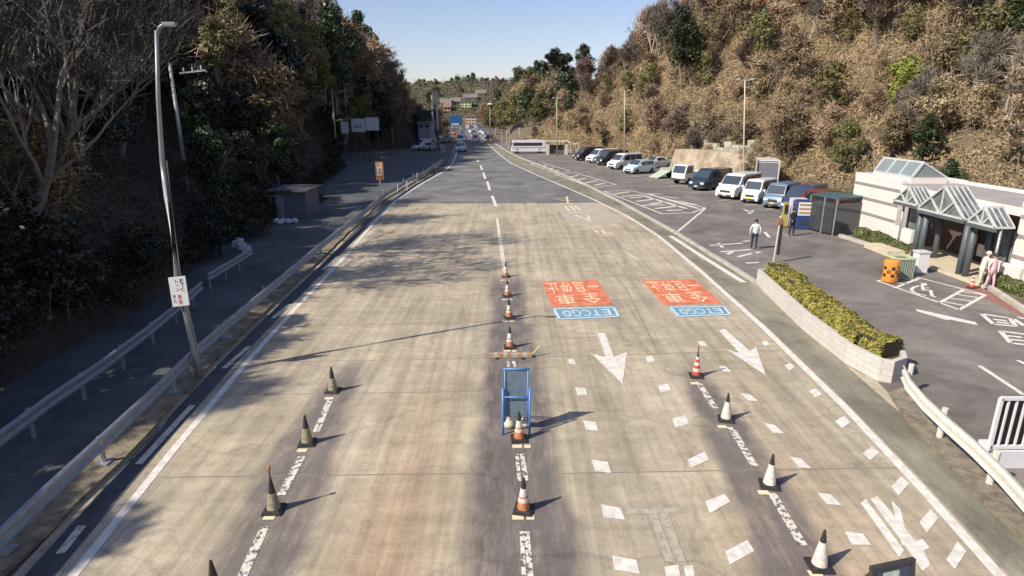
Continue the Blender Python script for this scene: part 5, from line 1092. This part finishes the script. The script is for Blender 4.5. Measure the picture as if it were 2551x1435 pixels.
# ================================================================ far town
def bld(label, px0, px1, pt, pb_, Y, col, roofc=(.2, .17, .15), nx=4, nyr=2, gable=False):
    a = AT(px0, pb_, Y); b2 = AT(px1, pb_, Y); zt = AT(px0, pt, Y).z; zb = min(a.z, far_h((a.x + b2.x) / 2) * 0 + a.z); W = b2.x - a.x; Hh = zt - zb
    t = thing('house', label, 'building', ((a.x + b2.x) / 2, Y, zb), group='houses on the far slope')
    wl = MB().box((0, 4, Hh / 2 - 1.5), (W, 8, Hh + 3)).build('wall', M('wall_%d%d%d' % tuple(int(c * 9) for c in col), col, rough=.8, var=.08, scale=.3), t)
    if gable:
        MB().add([(-W / 2 - .5, -.6, Hh), (W / 2 + .5, -.6, Hh), (W / 2 + .5, 8.6, Hh), (-W / 2 - .5, 8.6, Hh), (-W / 2 - .5, 4, Hh + 2.2), (W / 2 + .5, 4, Hh + 2.2)], [(0, 1, 5, 4), (2, 3, 4, 5), (0, 4, 3), (1, 2, 5), (3, 2, 1, 0)]).build('roof', M('roof_%d' % int(roofc[0] * 99), roofc, rough=.8), t)
    else: MB().box((0, 4, Hh + .2), (W + .6, 8.6, .4)).build('roof', M('roof_%d' % int(roofc[0] * 99), roofc, rough=.8), t)
    for j in range(nyr):
        for i in range(nx): MB().box((-W / 2 + W * (i + .5) / nx, -.03, Hh * (j + .55) / nyr), (W / nx * .55, .1, Hh / nyr * .42)).build('window', m_glass, wl)
    return t
bld('beige apartment block on the far hilltop', 1181, 1214, 211, 232, 430, (.60, .46, .36), nx=4, nyr=3)
bld('pale green house block in the middle of the far town', 1148, 1174, 254, 272, 330, (.55, .66, .38), nx=3, nyr=3)
bld('white long-roofed house above the pale green block', 1155, 1188, 243, 251, 360, (.72, .66, .64), nx=5, nyr=1, gable=True)
bld('white house row left of the pale green block', 1098, 1122, 256, 268, 335, (.74, .62, .56), nx=4, nyr=1, gable=True)
bld('pinkish house touching the white house row', 1124, 1146, 253, 270, 340, (.62, .50, .44), nx=3, nyr=2, gable=True)
bld('small brown-roofed house below the white row', 1106, 1122, 267, 276, 322, (.56, .42, .34), roofc=(.26, .14, .1), nx=2, nyr=1, gable=True)
bld('cream house at the right end of the far town', 1186, 1208, 233, 250, 380, (.66, .58, .46), nx=3, nyr=2, gable=True)
bld('pink-banded low shop beside the far blue sign', 1160, 1188, 290, 312, 280, (.64, .44, .42), nx=4, nyr=3)
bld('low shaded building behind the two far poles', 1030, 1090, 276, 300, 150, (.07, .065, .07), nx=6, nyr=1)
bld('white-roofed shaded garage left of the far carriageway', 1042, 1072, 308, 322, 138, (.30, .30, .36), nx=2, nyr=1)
# blue direction sign
Y = 190; a = AT(1121, 312, Y); c = AT(1151, 289, Y); t = thing('direction_sign', 'large blue direction sign beside the distant queue', 'road sign', ((a.x + c.x) / 2, Y, 0))
MB().box((0, 0, (a.z + c.z) / 2), (c.x - a.x, .15, c.z - a.z)).build('panel', M('sign_navy', (.02, .10, .26), rough=.4), t)
for s in (-1, 1): MB().tube([(s * 1.4, .15, 0), (s * 1.4, .15, c.z)], .1, 8).build('post', m_steel, t)
MB().box((-.3, -.09, a.z + .35), (2.2, .02, .3)).build('white_line', m_white, t)
for (px, pt, pb_, Y, lab) in ((1079, 237, 315, 150, 'pale tall pole left of the pair before the far town'), (1090, 227, 322, 140, 'brown-shadowed tall pole right of the pair before the far town')):
    p = AT(px, pb_, Y); h = AT(px, pt, Y).z; t = thing('utility_pole', lab, 'utility pole', (p.x, Y, 0), group='pair of poles before the far town'); MB().tube([(0, 0, 0), (0, 0, h)], [.28, .2], 10).build('pole', m_pole2, t, smooth=True); MB().bar((-.7, 0, h - .8), (.7, 0, h - .8), .12).build('crossarm', m_pole, t)
for i, (px, pb_, Y) in enumerate(((1092, 352, 122), (1104, 366, 115))):
    p = AT(px, pb_, Y); t = thing('gate_screen', ['blue canopied gate post in the far left shade', 'white lattice panel in the far left shade'][i], 'gate', (p.x, Y, 0))
    if i == 0: MB().box((0, 0, 1.8), (.5, .3, 3.6)).build('post', M('gate_blue', (.05, .09, .2)), t); MB().box((0, 0, 3.7), (1.8, .6, .25)).build('canopy', MATS['gate_blue'], t)
    else:
        m_ = MB()
        for k in range(4): m_.bar((-.45 + .3 * k, 0, 0), (-.45 + .3 * k, 0, 1.4), .05); m_.bar((-.5, 0, .15 + .4 * k), (.5, 0, .15 + .4 * k), .05)
        m_.build('lattice', m_white, t)
# ================================================================ vegetation
def town(x, y):
    px = 1275 + F * x / y; return (1090 < px < 1194 and y < 362) or (1176 < px < 1220 and 362 < y < 432)
def fol(name, c1, c2, rand=.28, scale=.9, thr=.55):
    return M(name, c1, col2=c2, rough=.42 if ('ever' in name or 'shade' in name) else .85, scale=scale, rand=rand, detail=8, coord='World', spec=.45 if ('ever' in name or 'shade' in name) else .2)
m_bark = M('bark', (.14, .11, .085), col2=(.24, .20, .155), rough=.9, scale=5, coord='World'); m_pbark = M('pale_bark', (.32, .28, .22), col2=(.5, .45, .37), rough=.9, scale=3, coord='World')
F_ever = fol('evergreen_leaf', (.018, .032, .012), (.07, .10, .032)); F_olive = fol('olive_leaf', (.09, .09, .035), (.31, .28, .125)); F_tan = fol('dry_tan_leaf', (.17, .12, .075), (.54, .41, .27), scale=1.2)
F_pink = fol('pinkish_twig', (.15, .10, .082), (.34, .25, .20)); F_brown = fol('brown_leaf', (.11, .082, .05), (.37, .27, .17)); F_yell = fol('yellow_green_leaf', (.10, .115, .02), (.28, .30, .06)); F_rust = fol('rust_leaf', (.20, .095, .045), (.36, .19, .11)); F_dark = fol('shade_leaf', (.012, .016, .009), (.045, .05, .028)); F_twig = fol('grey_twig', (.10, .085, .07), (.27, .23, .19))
def crown_pts(n_, blobs, h, rx, base, rs):
    pts = []; nr = []
    B_ = []
    for _ in range(blobs):
        a = rs.uniform(0, 2 * math.pi); z = rs.uniform(0, 1); prof = math.sin(math.pi * min(1, (z * .85 + .12))) ** .7; r = rs.uniform(.1, .85) * rx * prof
        B_.append((math.cos(a) * r, math.sin(a) * r, base + z * (h - base) * .92, rx * rs.uniform(.2, .42)))
    for _ in range(n_):
        cx, cy, cz, br_ = rs.choice(B_); d = Vector((rs.gauss(0, 1), rs.gauss(0, 1), rs.gauss(.25, 1))).normalized(); k = br_ * (1 - abs(rs.gauss(0, .22))) * (1 + .25 * nz(cx + d.x * 2, cy + d.y * 2, 1.1, d.z))
        pts.append((cx + d.x * k, cy + d.y * k, cz + d.z * k * .85)); nr.append(d)
    return pts, nr
def branches(mb, rs, p, d, L, r, depth, tips, spread=.6, up=.25, thick=1.0):
    n2 = 3 if depth > 1 else 2; pts = [p]; q = p; dd = d
    for i in range(n2): dd = (dd + Vector((rs.gauss(0, .14), rs.gauss(0, .14), rs.gauss(up * .25, .1)))).normalized(); q = q + dd * L / n2; pts.append(q)
    mb.tube(pts, [max(.012, r * (1 - .5 * i / n2)) for i in range(n2 + 1)], 5 if depth > 2 else 3, caps=False)
    if depth <= 0: tips.append((q, dd)); return
    for _ in range(rs.choice((2, 3, 3) if depth > 1 else (2, 3))):
        k = rs.uniform(.35, 1); b_ = pts[0].lerp(pts[-1], k) if k < .95 else q; nd = (dd + Vector((rs.gauss(0, spread), rs.gauss(0, spread), rs.gauss(up, spread * .6)))).normalized()
        branches(mb, rs, b_, nd, L * rs.uniform(.55, .8), r * .55, depth - 1, tips, spread, up)
    branches(mb, rs, q, dd, L * .7, r * .5, depth - 1, tips, spread, up)
def twig_cloud(tips, rs, per, ln, w):
    vs = []
    for q, d in tips:
        for _ in range(per):
            nd = (d + Vector((rs.gauss(0, .75), rs.gauss(0, .75), rs.gauss(.15, .6)))).normalized(); L = ln * rs.uniform(.4, 1.2); s = nd.cross(Vector((rs.gauss(0, 1), rs.gauss(0, 1), rs.gauss(0, 1)))).normalized() * w; q0 = q + Vector((rs.gauss(0, .2), rs.gauss(0, .2), rs.gauss(0, .2)))
            e = q0 + nd * L; m_ = q0 + nd * L * .5 + s * 2; vs += [q0 - s, q0 + s, m_ + s * .4, e]
    return np.array([tuple(v) for v in vs])
LIB = {}
def tree_proto(key, seed, kind, leafmat, h=8, rx=3, n_=3200, size=.17, blobs=26, barkm=None, lean=None):
    rs = random.Random(seed); tr_ = MB(); bm_ = barkm or m_bark; tips = []
    lean = Vector(lean or (rs.gauss(0, .06), rs.gauss(0, .06), 1)).normalized()
    if kind == 'bare':
        branches(tr_, rs, Vector((0, 0, -.6)), lean, h * .38, .034 * h ** .7 + .02, 4, tips, .5, .4)
        v = twig_cloud(tips, rs, max(2, n_ // max(1, len(tips))), h * .12, size)
    else:
        branches(tr_, rs, Vector((0, 0, -.6)), lean, h * .42, .035 * h ** .8 + .04, 2, tips, .5, .35)
        p_, nn = crown_pts(n_, blobs, h, rx, h * (.12 if kind == 'bush' else .25), rs); v = leaf_cloud(p_, nn, size, .75)
        if kind == 'mix':
            t2 = twig_cloud(tips + [(Vector(p), Vector(q)) for p, q in zip(p_[:260], nn[:260])], rs, 3, 1.1, .022); v = np.vstack([v, t2])
    o1 = tr_.build('trunk', bm_); me1 = o1.data; bpy.data.objects.remove(o1); me2 = leaf_mesh('crown', v, leafmat); LIB[key] = (me1, me2, h)
for i in range(3):
    tree_proto('ever%d' % i, 10 + i, 'leaf', F_ever, 8, 2.7, 4200, .17, 30); tree_proto('tan%d' % i, 20 + i, 'mix', F_tan, 7, 2.8, 3600, .15, 28)
    tree_proto('pink%d' % i, 30 + i, 'bare', F_pink, 8, 3, 3600, .028); tree_proto('olive%d' % i, 40 + i, 'leaf', F_olive, 7, 2.6, 3800, .15, 26)
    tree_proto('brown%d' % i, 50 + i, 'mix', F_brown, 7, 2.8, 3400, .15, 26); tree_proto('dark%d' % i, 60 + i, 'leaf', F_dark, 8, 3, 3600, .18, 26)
    tree_proto('bare%d' % i, 70 + i, 'bare', F_twig, 9, 3, 3000, .024, barkm=m_pbark)
m_gbark = M('grey_bark', (.10, .09, .08), col2=(.22, .2, .18), rough=.9, scale=4, coord='World')
F_dimtwig = fol('dim_twig', (.03, .027, .024), (.10, .09, .08))
tree_proto('lean0', 91, 'bare', F_dimtwig, 10, 3, 1500, .016, barkm=m_gbark, lean=(.5, -.1, 1)); tree_proto('lean1', 92, 'bare', F_dimtwig, 10, 3, 1500, .016, barkm=m_gbark, lean=(.35, .1, 1))
tree_proto('yell0', 81, 'leaf', F_yell, 6, 2.3, 3200, .16, 22); tree_proto('yell1', 82, 'leaf', F_yell, 6, 2.3, 3200, .16, 22); tree_proto('rust0', 83, 'mix', F_rust, 5, 2.2, 2600, .14, 20); tree_proto('rust1', 84, 'bush', F_rust, 4, 2.2, 2600, .14, 20)
KD = {'ever': 'dark green leafy tree', 'tan': 'dry tan-leaved tree', 'pink': 'leafless pinkish-twigged tree', 'olive': 'olive green bushy tree', 'brown': 'brown-leaved bushy tree', 'dark': 'very dark leafy tree', 'bare': 'bare pale-limbed tree', 'yell': 'bright yellow-green tree', 'rust': 'rust red bushy tree'}
def tree(key, x, y, s, where, z=None, rz=None, sx=None, label=None, group=None):
    me1, me2, h = LIB[key]; kd = key.rstrip('0123456789')
    t = thing({'ever': 'evergreen_tree', 'tan': 'dry_leaf_tree', 'pink': 'leafless_tree', 'olive': 'olive_green_tree', 'brown': 'brown_leaf_tree', 'dark': 'shaded_tree', 'bare': 'bare_tree', 'yell': 'yellow_green_tree', 'rust': 'rust_leaf_tree', 'lean': 'bare_tree', 'skyl': 'bare_tree'}[kd], label or (KD[kd] + ' ' + where), 'tree', (x, y, hz(x, y) if z is None else z), random.uniform(0, 6.28) if rz is None else rz, group or (None if label else KD[kd] + 's ' + where))
    t.scale = (s * (sx or 1), s * (sx or 1), s)
    for nm, me in (('trunk', me1), ('crown', me2)): o = bpy.data.objects.new(nm, me); COL.objects.link(o); o.parent = t
    return t
def pick(rs, wts):
    k = rs.choices([a for a, _ in wts], [b_ for _, b_ in wts])[0]; return k + str(rs.randrange(2 if k in ('yell', 'rust') else 3))
rs = random.Random(11)
def scatter(F_, sgn, ys, ds, step, wf, sf, where, keep=1.0):
    y = ys[0]; n2 = 0
    while y < ys[1]:
        d = ds[0]
        st = step(y)
        while d < ds[1]:
            yy = y + rs.uniform(-.45, .45) * st; dd = d + rs.uniform(-.4, .4) * st; x = interp(F_, yy) + sgn * dd
            pxx = 1275 + F * x / math.hypot(yy, 7) * .97
            if sgn < 0 and ((12 < yy < 46 and abs(pxx - 466) < 48 + 500 / yy) or (46 < yy < 104 and abs(pxx - 845) < 45)): d += st; continue
            if rs.random() < keep and dd > .6:
                # leave out what the camera could never see: far outside the frame sides
                u = x / max(1, yy) * F
                if abs(u) < 1275 * 1.25 + 500 * (yy < 25) or (sgn < 0 and yy < 50 and dd < 24):
                    tree(pick(rs, wf(dd, yy)), x, yy, sf(dd, yy) * (rs.uniform(.8, 1.2) if sgn < 0 else rs.choice((.5, .65, .8, .95, 1.1, 1.3, 1.55))), where(dd, yy)); n2 += 1
            d += st
        y += st
    return n2
def wR(d, y):
    if y > 105: return [('tan', 5), ('brown', 2), ('olive', 1.5), ('pink', 3), ('ever', .6), ('rust', .5)]
    if y < 56: return [('tan', 1.2), ('olive', 6), ('brown', 2.2), ('ever', 2), ('pink', 1.2), ('yell', .4), ('bare', .6)] if d < 14 else [('brown', 3), ('ever', 3.2), ('olive', 3), ('bare', 1.5), ('pink', 1.2), ('tan', .6)]
    if d < 9: return [('tan', 5), ('olive', 2.2), ('rust', .7), ('brown', 2), ('pink', 1.2)]
    return [('tan', 4), ('olive', 2.6), ('brown', 3), ('pink', 2), ('ever', 1.6), ('bare', .6), ('rust', .3)]
def whR(d, y):
    x = interp(RF, y) + d; px = 1275 + F * x / math.hypot(y, 7) * .97
    c = next(n_ for lim, n_ in ((1330, 'behind the coach'), (1440, 'behind the kiosk'), (1530, 'above the far dark minivans'), (1640, 'above the white boxy wagon'), (1760, "above the tan wall's left half"), (1880, "above the tan wall's right half"), (2000, 'above the box truck'), (2120, 'above the dark shelter'), (2280, 'above the rooftop skylight'), (2430, 'above the glazed gables'), (99999, 'above the right wing')) if px < lim)
    return ('at the slope foot ' if d < 6 else 'low on the slope ' if d < 11 else 'halfway up the slope ' if d < 18 else 'high on the slope ' if d < 26 else 'near the crest ') + c
nR = scatter(RF, 1, (16, 148), (2.0, 36), lambda y: 3.1 + y * .013, wR, lambda d, y: .52 + .012 * d + (.08 if y > 90 else .10 if y < 56 else .03), whR)
def wL(d, y):
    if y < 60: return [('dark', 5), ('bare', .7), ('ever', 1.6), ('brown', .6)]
    if y < 100: return [('dark', 1.6), ('ever', 2), ('tan', 1.6), ('bare', 1.4), ('olive', 1), ('brown', 1.2)]
    return [('olive', 2), ('tan', 1.5), ('pink', 1.5), ('ever', 2), ('bare', 1.5), ('brown', 1)]
def whL(d, y):
    x = interp(LF, y) - d; px = 1275 + F * x / math.hypot(y, 7) * .97
    c = next(n_ for lim, n_ in ((60, 'at the left edge'), (200, 'left of the curved lamp'), (340, 'just left of the curved lamp'), (430, 'behind the curved lamp'), (520, 'by the single-armed pole'), (640, 'left of the small grey shed'), (740, 'behind the small grey shed'), (830, 'left of the two-armed utility pole'), (900, 'above the billboards'), (960, 'right of the billboards'), (99999, 'at the hill end')) if px < lim)
    return ('at the slope foot ' if d < 5 else 'low on the shaded slope ' if d < 10 else 'halfway up the left slope ' if d < 17 else 'high on the left slope ') + c
nL = scatter(LF, -1, (-14, 168), (1.8, 26), lambda y: 3.3 + y * .014, wL, lambda d, y: (.62 + .016 * d) if y < 60 else (1.15 + .012 * d) if y < 138 else .75, whL)
print('trees', nR, nL)
for i, (px, py, Y, k) in enumerate(((845, 20, 104, 'ever1'), (868, 48, 112, 'brown0'), (900, 60, 120, 'tan1'), (930, 72, 126, 'olive0'), (955, 88, 128, 'bare1'), (985, 105, 128, 'tan2'), (1005, 140, 130, 'bare2'), (1020, 180, 131, 'pink0'), (1030, 215, 132, 'bare0'), (1000, 200, 126, 'ever0'), (960, 150, 124, 'brown2'), (915, 120, 118, 'ever2'), (975, 240, 122, 'dark1'), (940, 225, 119, 'brown1'), (1010, 262, 125, 'dark2'), (900, 200, 115, 'olive2'), (1035, 262, 132, 'olive1'))):
    q = AT(px - (25 if px < 900 else 52), py, Y); z = hz(q.x, Y); h = LIB[k][2]; s = max(.7, (q.z - z) / h * 1.02); s = min(s, 1.9)
    tree(k, q.x, Y, s, 'on the sky-edge shoulder right of the billboards', z=q.z - h * s * .98)
rb = random.Random(4)
for i in range(46):
    y = rb.uniform(108, 146); x = rb.uniform(-52, -19); 
    if hz(x, y) > .8 and x / y < -.175: tree(['dark0', 'ever1', 'dark2', 'brown1', 'olive1', 'bare1'][rb.randrange(6)], x, y, rb.uniform(.55, .95), 'in the wooded hollow behind the billboards')
for (px, py, Y, k, s) in ((560, 60, 66, 'olive0', .8), (520, 110, 60, 'olive1', .75), (700, 60, 84, 'olive1', 1.0), (770, 110, 88, 'olive0', 1.0), (625, 250, 70, 'tan0', .85), (660, 320, 68, 'tan1', .8), (710, 330, 72, 'brown1', .75), (600, 140, 74, 'olive1', .9), (690, 190, 78, 'tan2', .9), (655, 95, 80, 'olive2', .9), (740, 250, 82, 'pink1', .8)):
    q = AT(px, py, Y); tree(k, q.x + .5, Y, s, 'catching the sun halfway up the left hill', z=q.z - 4 * s)
# big bare trees at near left with pale limbs
for i, (px, Y, s) in enumerate(((150, 27, 1.25), (330, 40, 1.3), (60, 22, 1.1), (240, 33, 1.2))):
    x = AT(px, 600, Y).x; x = min(x, interp(LF, Y) - 1.5)
    tree('lean%d' % (i % 2), x, Y, s, '', rz=random.uniform(-.3, .3), label=['tall bare tree with long pale limbs left of the curved lamp', 'tall bare tree behind the curved street lamp', 'bare tree at the left edge of the frame', 'bare forked tree between the left edge and the curved lamp'][i])
# roadside trees at far right, hill beyond, lone pine, skyline
for i, (px, Y, k, s) in enumerate(((1222, 205, 'olive0', 1.5), (1250, 190, 'olive1', 1.5), (1285, 180, 'olive2', 1.55), (1232, 225, 'pink0', 1.5), (1315, 170, 'ever0', 1.25), (1345, 165, 'olive0', 1.35), (1300, 200, 'tan0', 1.8), (1270, 215, 'brown1', 1.9), (1330, 195, 'brown2', 1.9), (1365, 175, 'tan2', 1.6), (1395, 160, 'ever1', 1.4), (1212, 240, 'rust0', 1.6), (1350, 210, 'ever2', 2.1), (1385, 205, 'brown0', 2.2), (1310, 230, 'olive1', 2.2), (1415, 170, 'ever2', 1.5), (1240, 250, 'ever1', 1.7))):
    x = AT(px, 330, Y).x; tree(k, x, Y, s, 'in the roadside belt beyond the parking lot', z=hz(x, Y))
x = AT(1380, 190, 235).x; z = AT(1380, 186, 235).z
tree_proto('skyl0', 97, 'bare', fol('skyline_twig', (.05, .055, .035), (.16, .15, .10)), 9, 3, 5000, .085)
tree('skyl0', x, 235, 1.15, '', z=z - 2.2, sx=1.35, label='lone bare spreading tree silhouetted on the skyline right of the road')
for i in range(10):
    px = 1290 + i * 15; x = AT(px, 200, 240).x; tree(['ever0', 'brown1', 'olive2', 'ever1'][i % 4], x, 238 + (i % 3) * 3, 1.3, 'on the low ridge beyond the lot', z=AT(px, [200, 197, 190, 186, 184, 182, 184, 188, 190, 192][i] + 26, 240).z - 2.0)
# far ridge trees
rf = random.Random(3)
for i in range(70):
    x = -110 + i * 3.1 + rf.uniform(-1, 1); tree(['ever0', 'ever1', 'ever2', 'dark0', 'brown0', 'pink1'][rf.randrange(6)], x, 482 + rf.uniform(-12, 6), rf.uniform(.7, 1.0), 'along the top of the far ridge', z=far_h(x) - 2.5)
for i in range(50):
    y = rf.choice((318, 345, 375, 400, 430, 460)); x = rf.uniform(-95, 25); k = interp(FPROF, y)
    if town(x, y): continue
    tree(['pink0', 'brown1', 'tan1', 'ever2', 'olive0'][rf.randrange(5)], x, y, rf.uniform(.7, 1.1), 'on the face of the far ridge', z=far_h(x) * k - 1)
for i in range(16):
    px = 1012 + i * 6; Y = 165 + (i % 3) * 8; x = AT(px, 280, Y).x; tree(['yell0', 'olive1', 'ever1', 'brown1'][i % 4], x, Y, rf.uniform(.7, 1.1), 'behind the shaded far left buildings', z=0)
for (px, py, Y, k, s, lab) in ((905, 272, 100, 'yell0', .75, 'bright yellow-green tree just above the billboards'), (805, 175, 92, 'yell1', 1.0, 'sunlit yellow-green tree halfway up the left hill'), (2255, 215, 58, 'yell0', 1.0, 'glossy yellow-green tree high on the right hillside'), (1700, 120, 92, 'ever1', 1.2, 'dark evergreen standing above the dry right hillside'), (1455, 160, 140, 'ever0', .9, 'dark rounded evergreen on the left end of the right skyline')):
    q = AT(px, py, Y); tree(k, q.x, Y, s, '', z=q.z - 3.5 * s, label=lab)
# skyline bare trees at right
for i, (px, py, Y, s) in enumerate(((1625, 60, 118, 1.25), (1748, 25, 110, 1.35), (1565, 90, 122, .8), (1685, 40, 114, 1.0), (1510, 112, 128, .7), (1650, 50, 116, 1.2))):
    q = AT(px, py, Y); tree('bare%d' % (i % 3), q.x, Y, s, 'standing up on the right skyline', z=hz(q.x, Y))
for i, (px, py, Y, s) in enumerate(((1720, 290, 76, .6), (2400, 370, 50, .75), (2300, 330, 52, .7), (2010, 130, 80, .7), (2420, 150, 56, .9), (2520, 250, 46, .7), (2230, 30, 70, .8))):
    q = AT(px, py, Y); tree('bare%d' % (i % 3), q.x, Y, s, '', label='pale-limbed bare tree ' + ['forking above the tan wall', 'leaning above the right wing of the rest house', 'behind the glazed gables', 'near the crest above the box truck', 'high above the right wing of the rest house', 'at the right edge of the slope', 'near the crest above the skylight'][i])
# undergrowth, nobody could count it
def under(name, F_, sgn, y0, y1, dmax, n_, mat, size):
    r2 = np.random.default_rng(5 if sgn > 0 else 6); ys = r2.uniform(y0, y1, n_); ds = r2.uniform(.2, dmax, n_) ** 1.0; P_ = []; N2 = []
    for y, d in zip(ys, ds):
        x = interp(F_, y) + sgn * d; lump = nz(x, y, .45, 2); hh = abs(r2.normal(0, 1)) * (.28 + .8 * max(0, lump)); P_.append((x, y, hz(x, y) + hh)); N2.append((-sgn * .5, -.3, .8))
    o = bpy.data.objects.new(name, leaf_mesh(name, leaf_cloud(P_, N2, size, .9), mat)); COL.objects.link(o); o['kind'] = 'stuff'; o['label'] = {1: 'dry tan and olive undergrowth covering the right slope', -1: 'dark undergrowth covering the left slope'}[sgn]; o['category'] = 'undergrowth'
under('undergrowth', RF, 1, 14, 150, 34, 190000, M('dry_undergrowth', (.15, .12, .055), col2=(.48, .36, .21), rough=.9, scale=.35, coord='World', detail=10), .12)
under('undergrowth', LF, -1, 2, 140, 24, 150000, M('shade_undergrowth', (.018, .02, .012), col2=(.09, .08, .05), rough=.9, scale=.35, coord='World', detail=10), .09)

r2 = np.random.default_rng(8); P_ = []; N2 = []
for _ in range(60000):
    y = r2.uniform(298, 492); x = r2.uniform(-130, 60)
    tw = town(x, y); lump = nz(x, y, .06, 3); P_.append((x, y, far_h(x) * interp(FPROF, y) + min(2.2, abs(r2.normal(0, 1))) * ((1.2 + 3 * max(0, lump)) if not tw else .45))); N2.append((-.3, -.6, .6))
o = bpy.data.objects.new('far_wood', leaf_mesh('far_wood', leaf_cloud(P_, N2, .5, .9), M('far_wood_leaf', (.045, .05, .03), col2=(.19, .16, .10), rough=.9, scale=.12, coord='World', detail=8))); COL.objects.link(o); o['kind'] = 'stuff'; o['label'] = 'mixed wood covering the far ridge'; o['category'] = 'wood'

# straw and dead vines hanging over the right slope, and a ragged dark fringe at the left foot
r2 = np.random.default_rng(12); n_ = 150000; ys = r2.uniform(14, 150, n_); ds = r2.uniform(.2, 36, n_); V4 = np.zeros((n_ * 4, 3))
for k in range(n_):
    y = ys[k]
    if y < 56 and k % 5: y = ys[k] = 56 + (ys[k] * 7.3) % 60
    x = interp(RF, y) + ds[k]; lump = nz(x, y, .3, 7) + .5 * nz(x, y, 1.1, 8)
    hh = abs(r2.normal(0, 1)) * (.5 + 1.6 * max(0, lump)); p = np.array([x, y, hz(x, y) + hh]); dr = np.array([r2.normal(-.25, .5), r2.normal(-.1, .5), r2.normal(.1, .8)]); dr /= np.linalg.norm(dr) + 1e-6
    L_ = r2.uniform(.3, 1.1); sd_ = np.cross(dr, r2.normal(size=3)); sd_ *= .024 / (np.linalg.norm(sd_) + 1e-6); V4[k * 4] = p - sd_; V4[k * 4 + 1] = p + sd_; V4[k * 4 + 2] = p + dr * L_ * .6 + sd_ * .8 - np.array([0, 0, .05]); V4[k * 4 + 3] = p + dr * L_ - np.array([0, 0, .15])
o = bpy.data.objects.new('dry_straw', leaf_mesh('dry_straw', V4, M('straw', (.23, .165, .09), col2=(.66, .50, .30), rough=.9, scale=.3, coord='World', detail=9))); COL.objects.link(o); o['kind'] = 'stuff'; o['label'] = 'dead straw and vines tangled over the right slope'; o['category'] = 'dry grass'
tree_proto('shrub0', 95, 'bush', F_dark, 3.2, 1.9, 2600, .10, 22); tree_proto('shrub1', 96, 'bush', fol('dim_shrub_leaf', (.02, .022, .012), (.085, .08, .05)), 3.0, 2.0, 2600, .09, 22)
def shrub(k, x, y, s, label, group=None):
    me1, me2, h = LIB[k]; t = thing('shrub', label, 'shrub', (x, y, hz(x, y)), random.uniform(0, 6), group); t.scale = (s, s, s * random.uniform(.7, 1))
    for nm, me in (('stem', me1), ('foliage', me2)): o = bpy.data.objects.new(nm, me); COL.objects.link(o); o.parent = t
y = 4.0; k = 0
while y < 112:
    s_ = random.uniform(.45, .9); x = interp(LF, y) + random.uniform(-.2, .6) - (.8 if y < 30 else 0)
    if y < 30: x = min(x, -14.4)
    where = 'left of the long dark guardrail' if y < 24 else 'beside the short guardrail' if y < 36 else 'beside the small grey shed' if y < 56 else 'between the shed and the billboards' if y < 90 else 'before the billboards'
    shrub('shrub%d' % (k % 2), x, y, s_, 'low dark shrub at the slope foot ' + where, 'dark shrubs ' + where); k += 1; y += random.uniform(1.4, 2.6)
for i, (px, py, s_) in enumerate(((560, 585, .9), (592, 575, .8), (628, 560, .8), (655, 548, .7), (600, 600, .55), (640, 585, .6), (672, 535, .8), (530, 600, .8), (770, 520, .35), (800, 505, .3))):
    g = G(px, py); shrub('shrub%d' % (i % 2), g.x, g.y, s_, 'dark shrub crowding the near side of the small grey shed', 'dark shrubs crowding the shed')
for i, (px, py, Y, s_) in enumerate(((1712, 366, 76, .7), (1770, 376, 70, .6), (1815, 384, 66, .7), (1860, 388, 63, .6), (1895, 395, 61, .9), (1905, 410, 59, .9), (1690, 380, 76.5, .7), (1880, 420, 58.5, .7))):
    q = AT(px, py, Y); me1, me2, h = LIB['rust1' if i % 3 == 2 else 'tan0']; t = thing('shrub', 'dry brown shrub overhanging the broken white block wall', 'shrub', (q.x, Y + 1, q.z - 1.2), i, 'dry shrubs over the broken block wall'); t.scale = (.35 * s_ * 1.3,) * 3
    for nm, me in (('stem', me1), ('foliage', me2)): o = bpy.data.objects.new(nm, me); COL.objects.link(o); o.parent = t

by = {}
for o in bpy.data.objects:
    if o.parent is None and o.get('category') in ('tree', 'shrub'): by.setdefault(o['label'], []).append(o)
ORD = ['second', 'third', 'fourth', 'fifth', 'sixth', 'seventh', 'eighth', 'ninth', 'tenth', 'eleventh', 'twelfth', 'thirteenth', 'fourteenth', 'fifteenth', 'sixteenth', 'seventeenth', 'eighteenth']
for lb, L_ in by.items():
    lb0 = lb; lb = lb.replace('at the foot of the shaded slope', 'at the slope foot').replace('of the picture', '').replace('by the single-armed pole', 'by the single-armed pole').replace('left of the curved lamp', 'left of the curved lamp').replace('above the right-hand wing of the rest house', 'above the right wing').strip()
    n_ = len(L_)
    if n_ == 1 or n_ > 19:
        continue
    L_.sort(key=lambda o: o.location.x / max(2, o.location.y)); nm = {2: ['left-hand', 'right-hand'], 3: ['left-hand', 'middle', 'right-hand']}.get(n_) or ['leftmost'] + [q + ' from left' for q in ORD[:n_ - 2]] + ['rightmost']
    for o, p in zip(L_, nm):
        o['label'] = (p + ' ' + lb) if 'from' not in p else (lb + ', ' + p)
        if len(o['label'].split()) > 16: o['label'] = o['label'].replace(' on the slope', '').replace('green leafy', 'green').replace('tree on the sky-edge', 'tree on the').replace('pinkish-twigged', 'pinkish').replace(' on the shaded slope', '').replace('halfway up the left slope', 'halfway up').replace('just left of', 'beside')

for o in bpy.data.objects:
    if o.parent is None and len(str(o.get('label', '')).split()) > 16: print('LONG', o['label'])
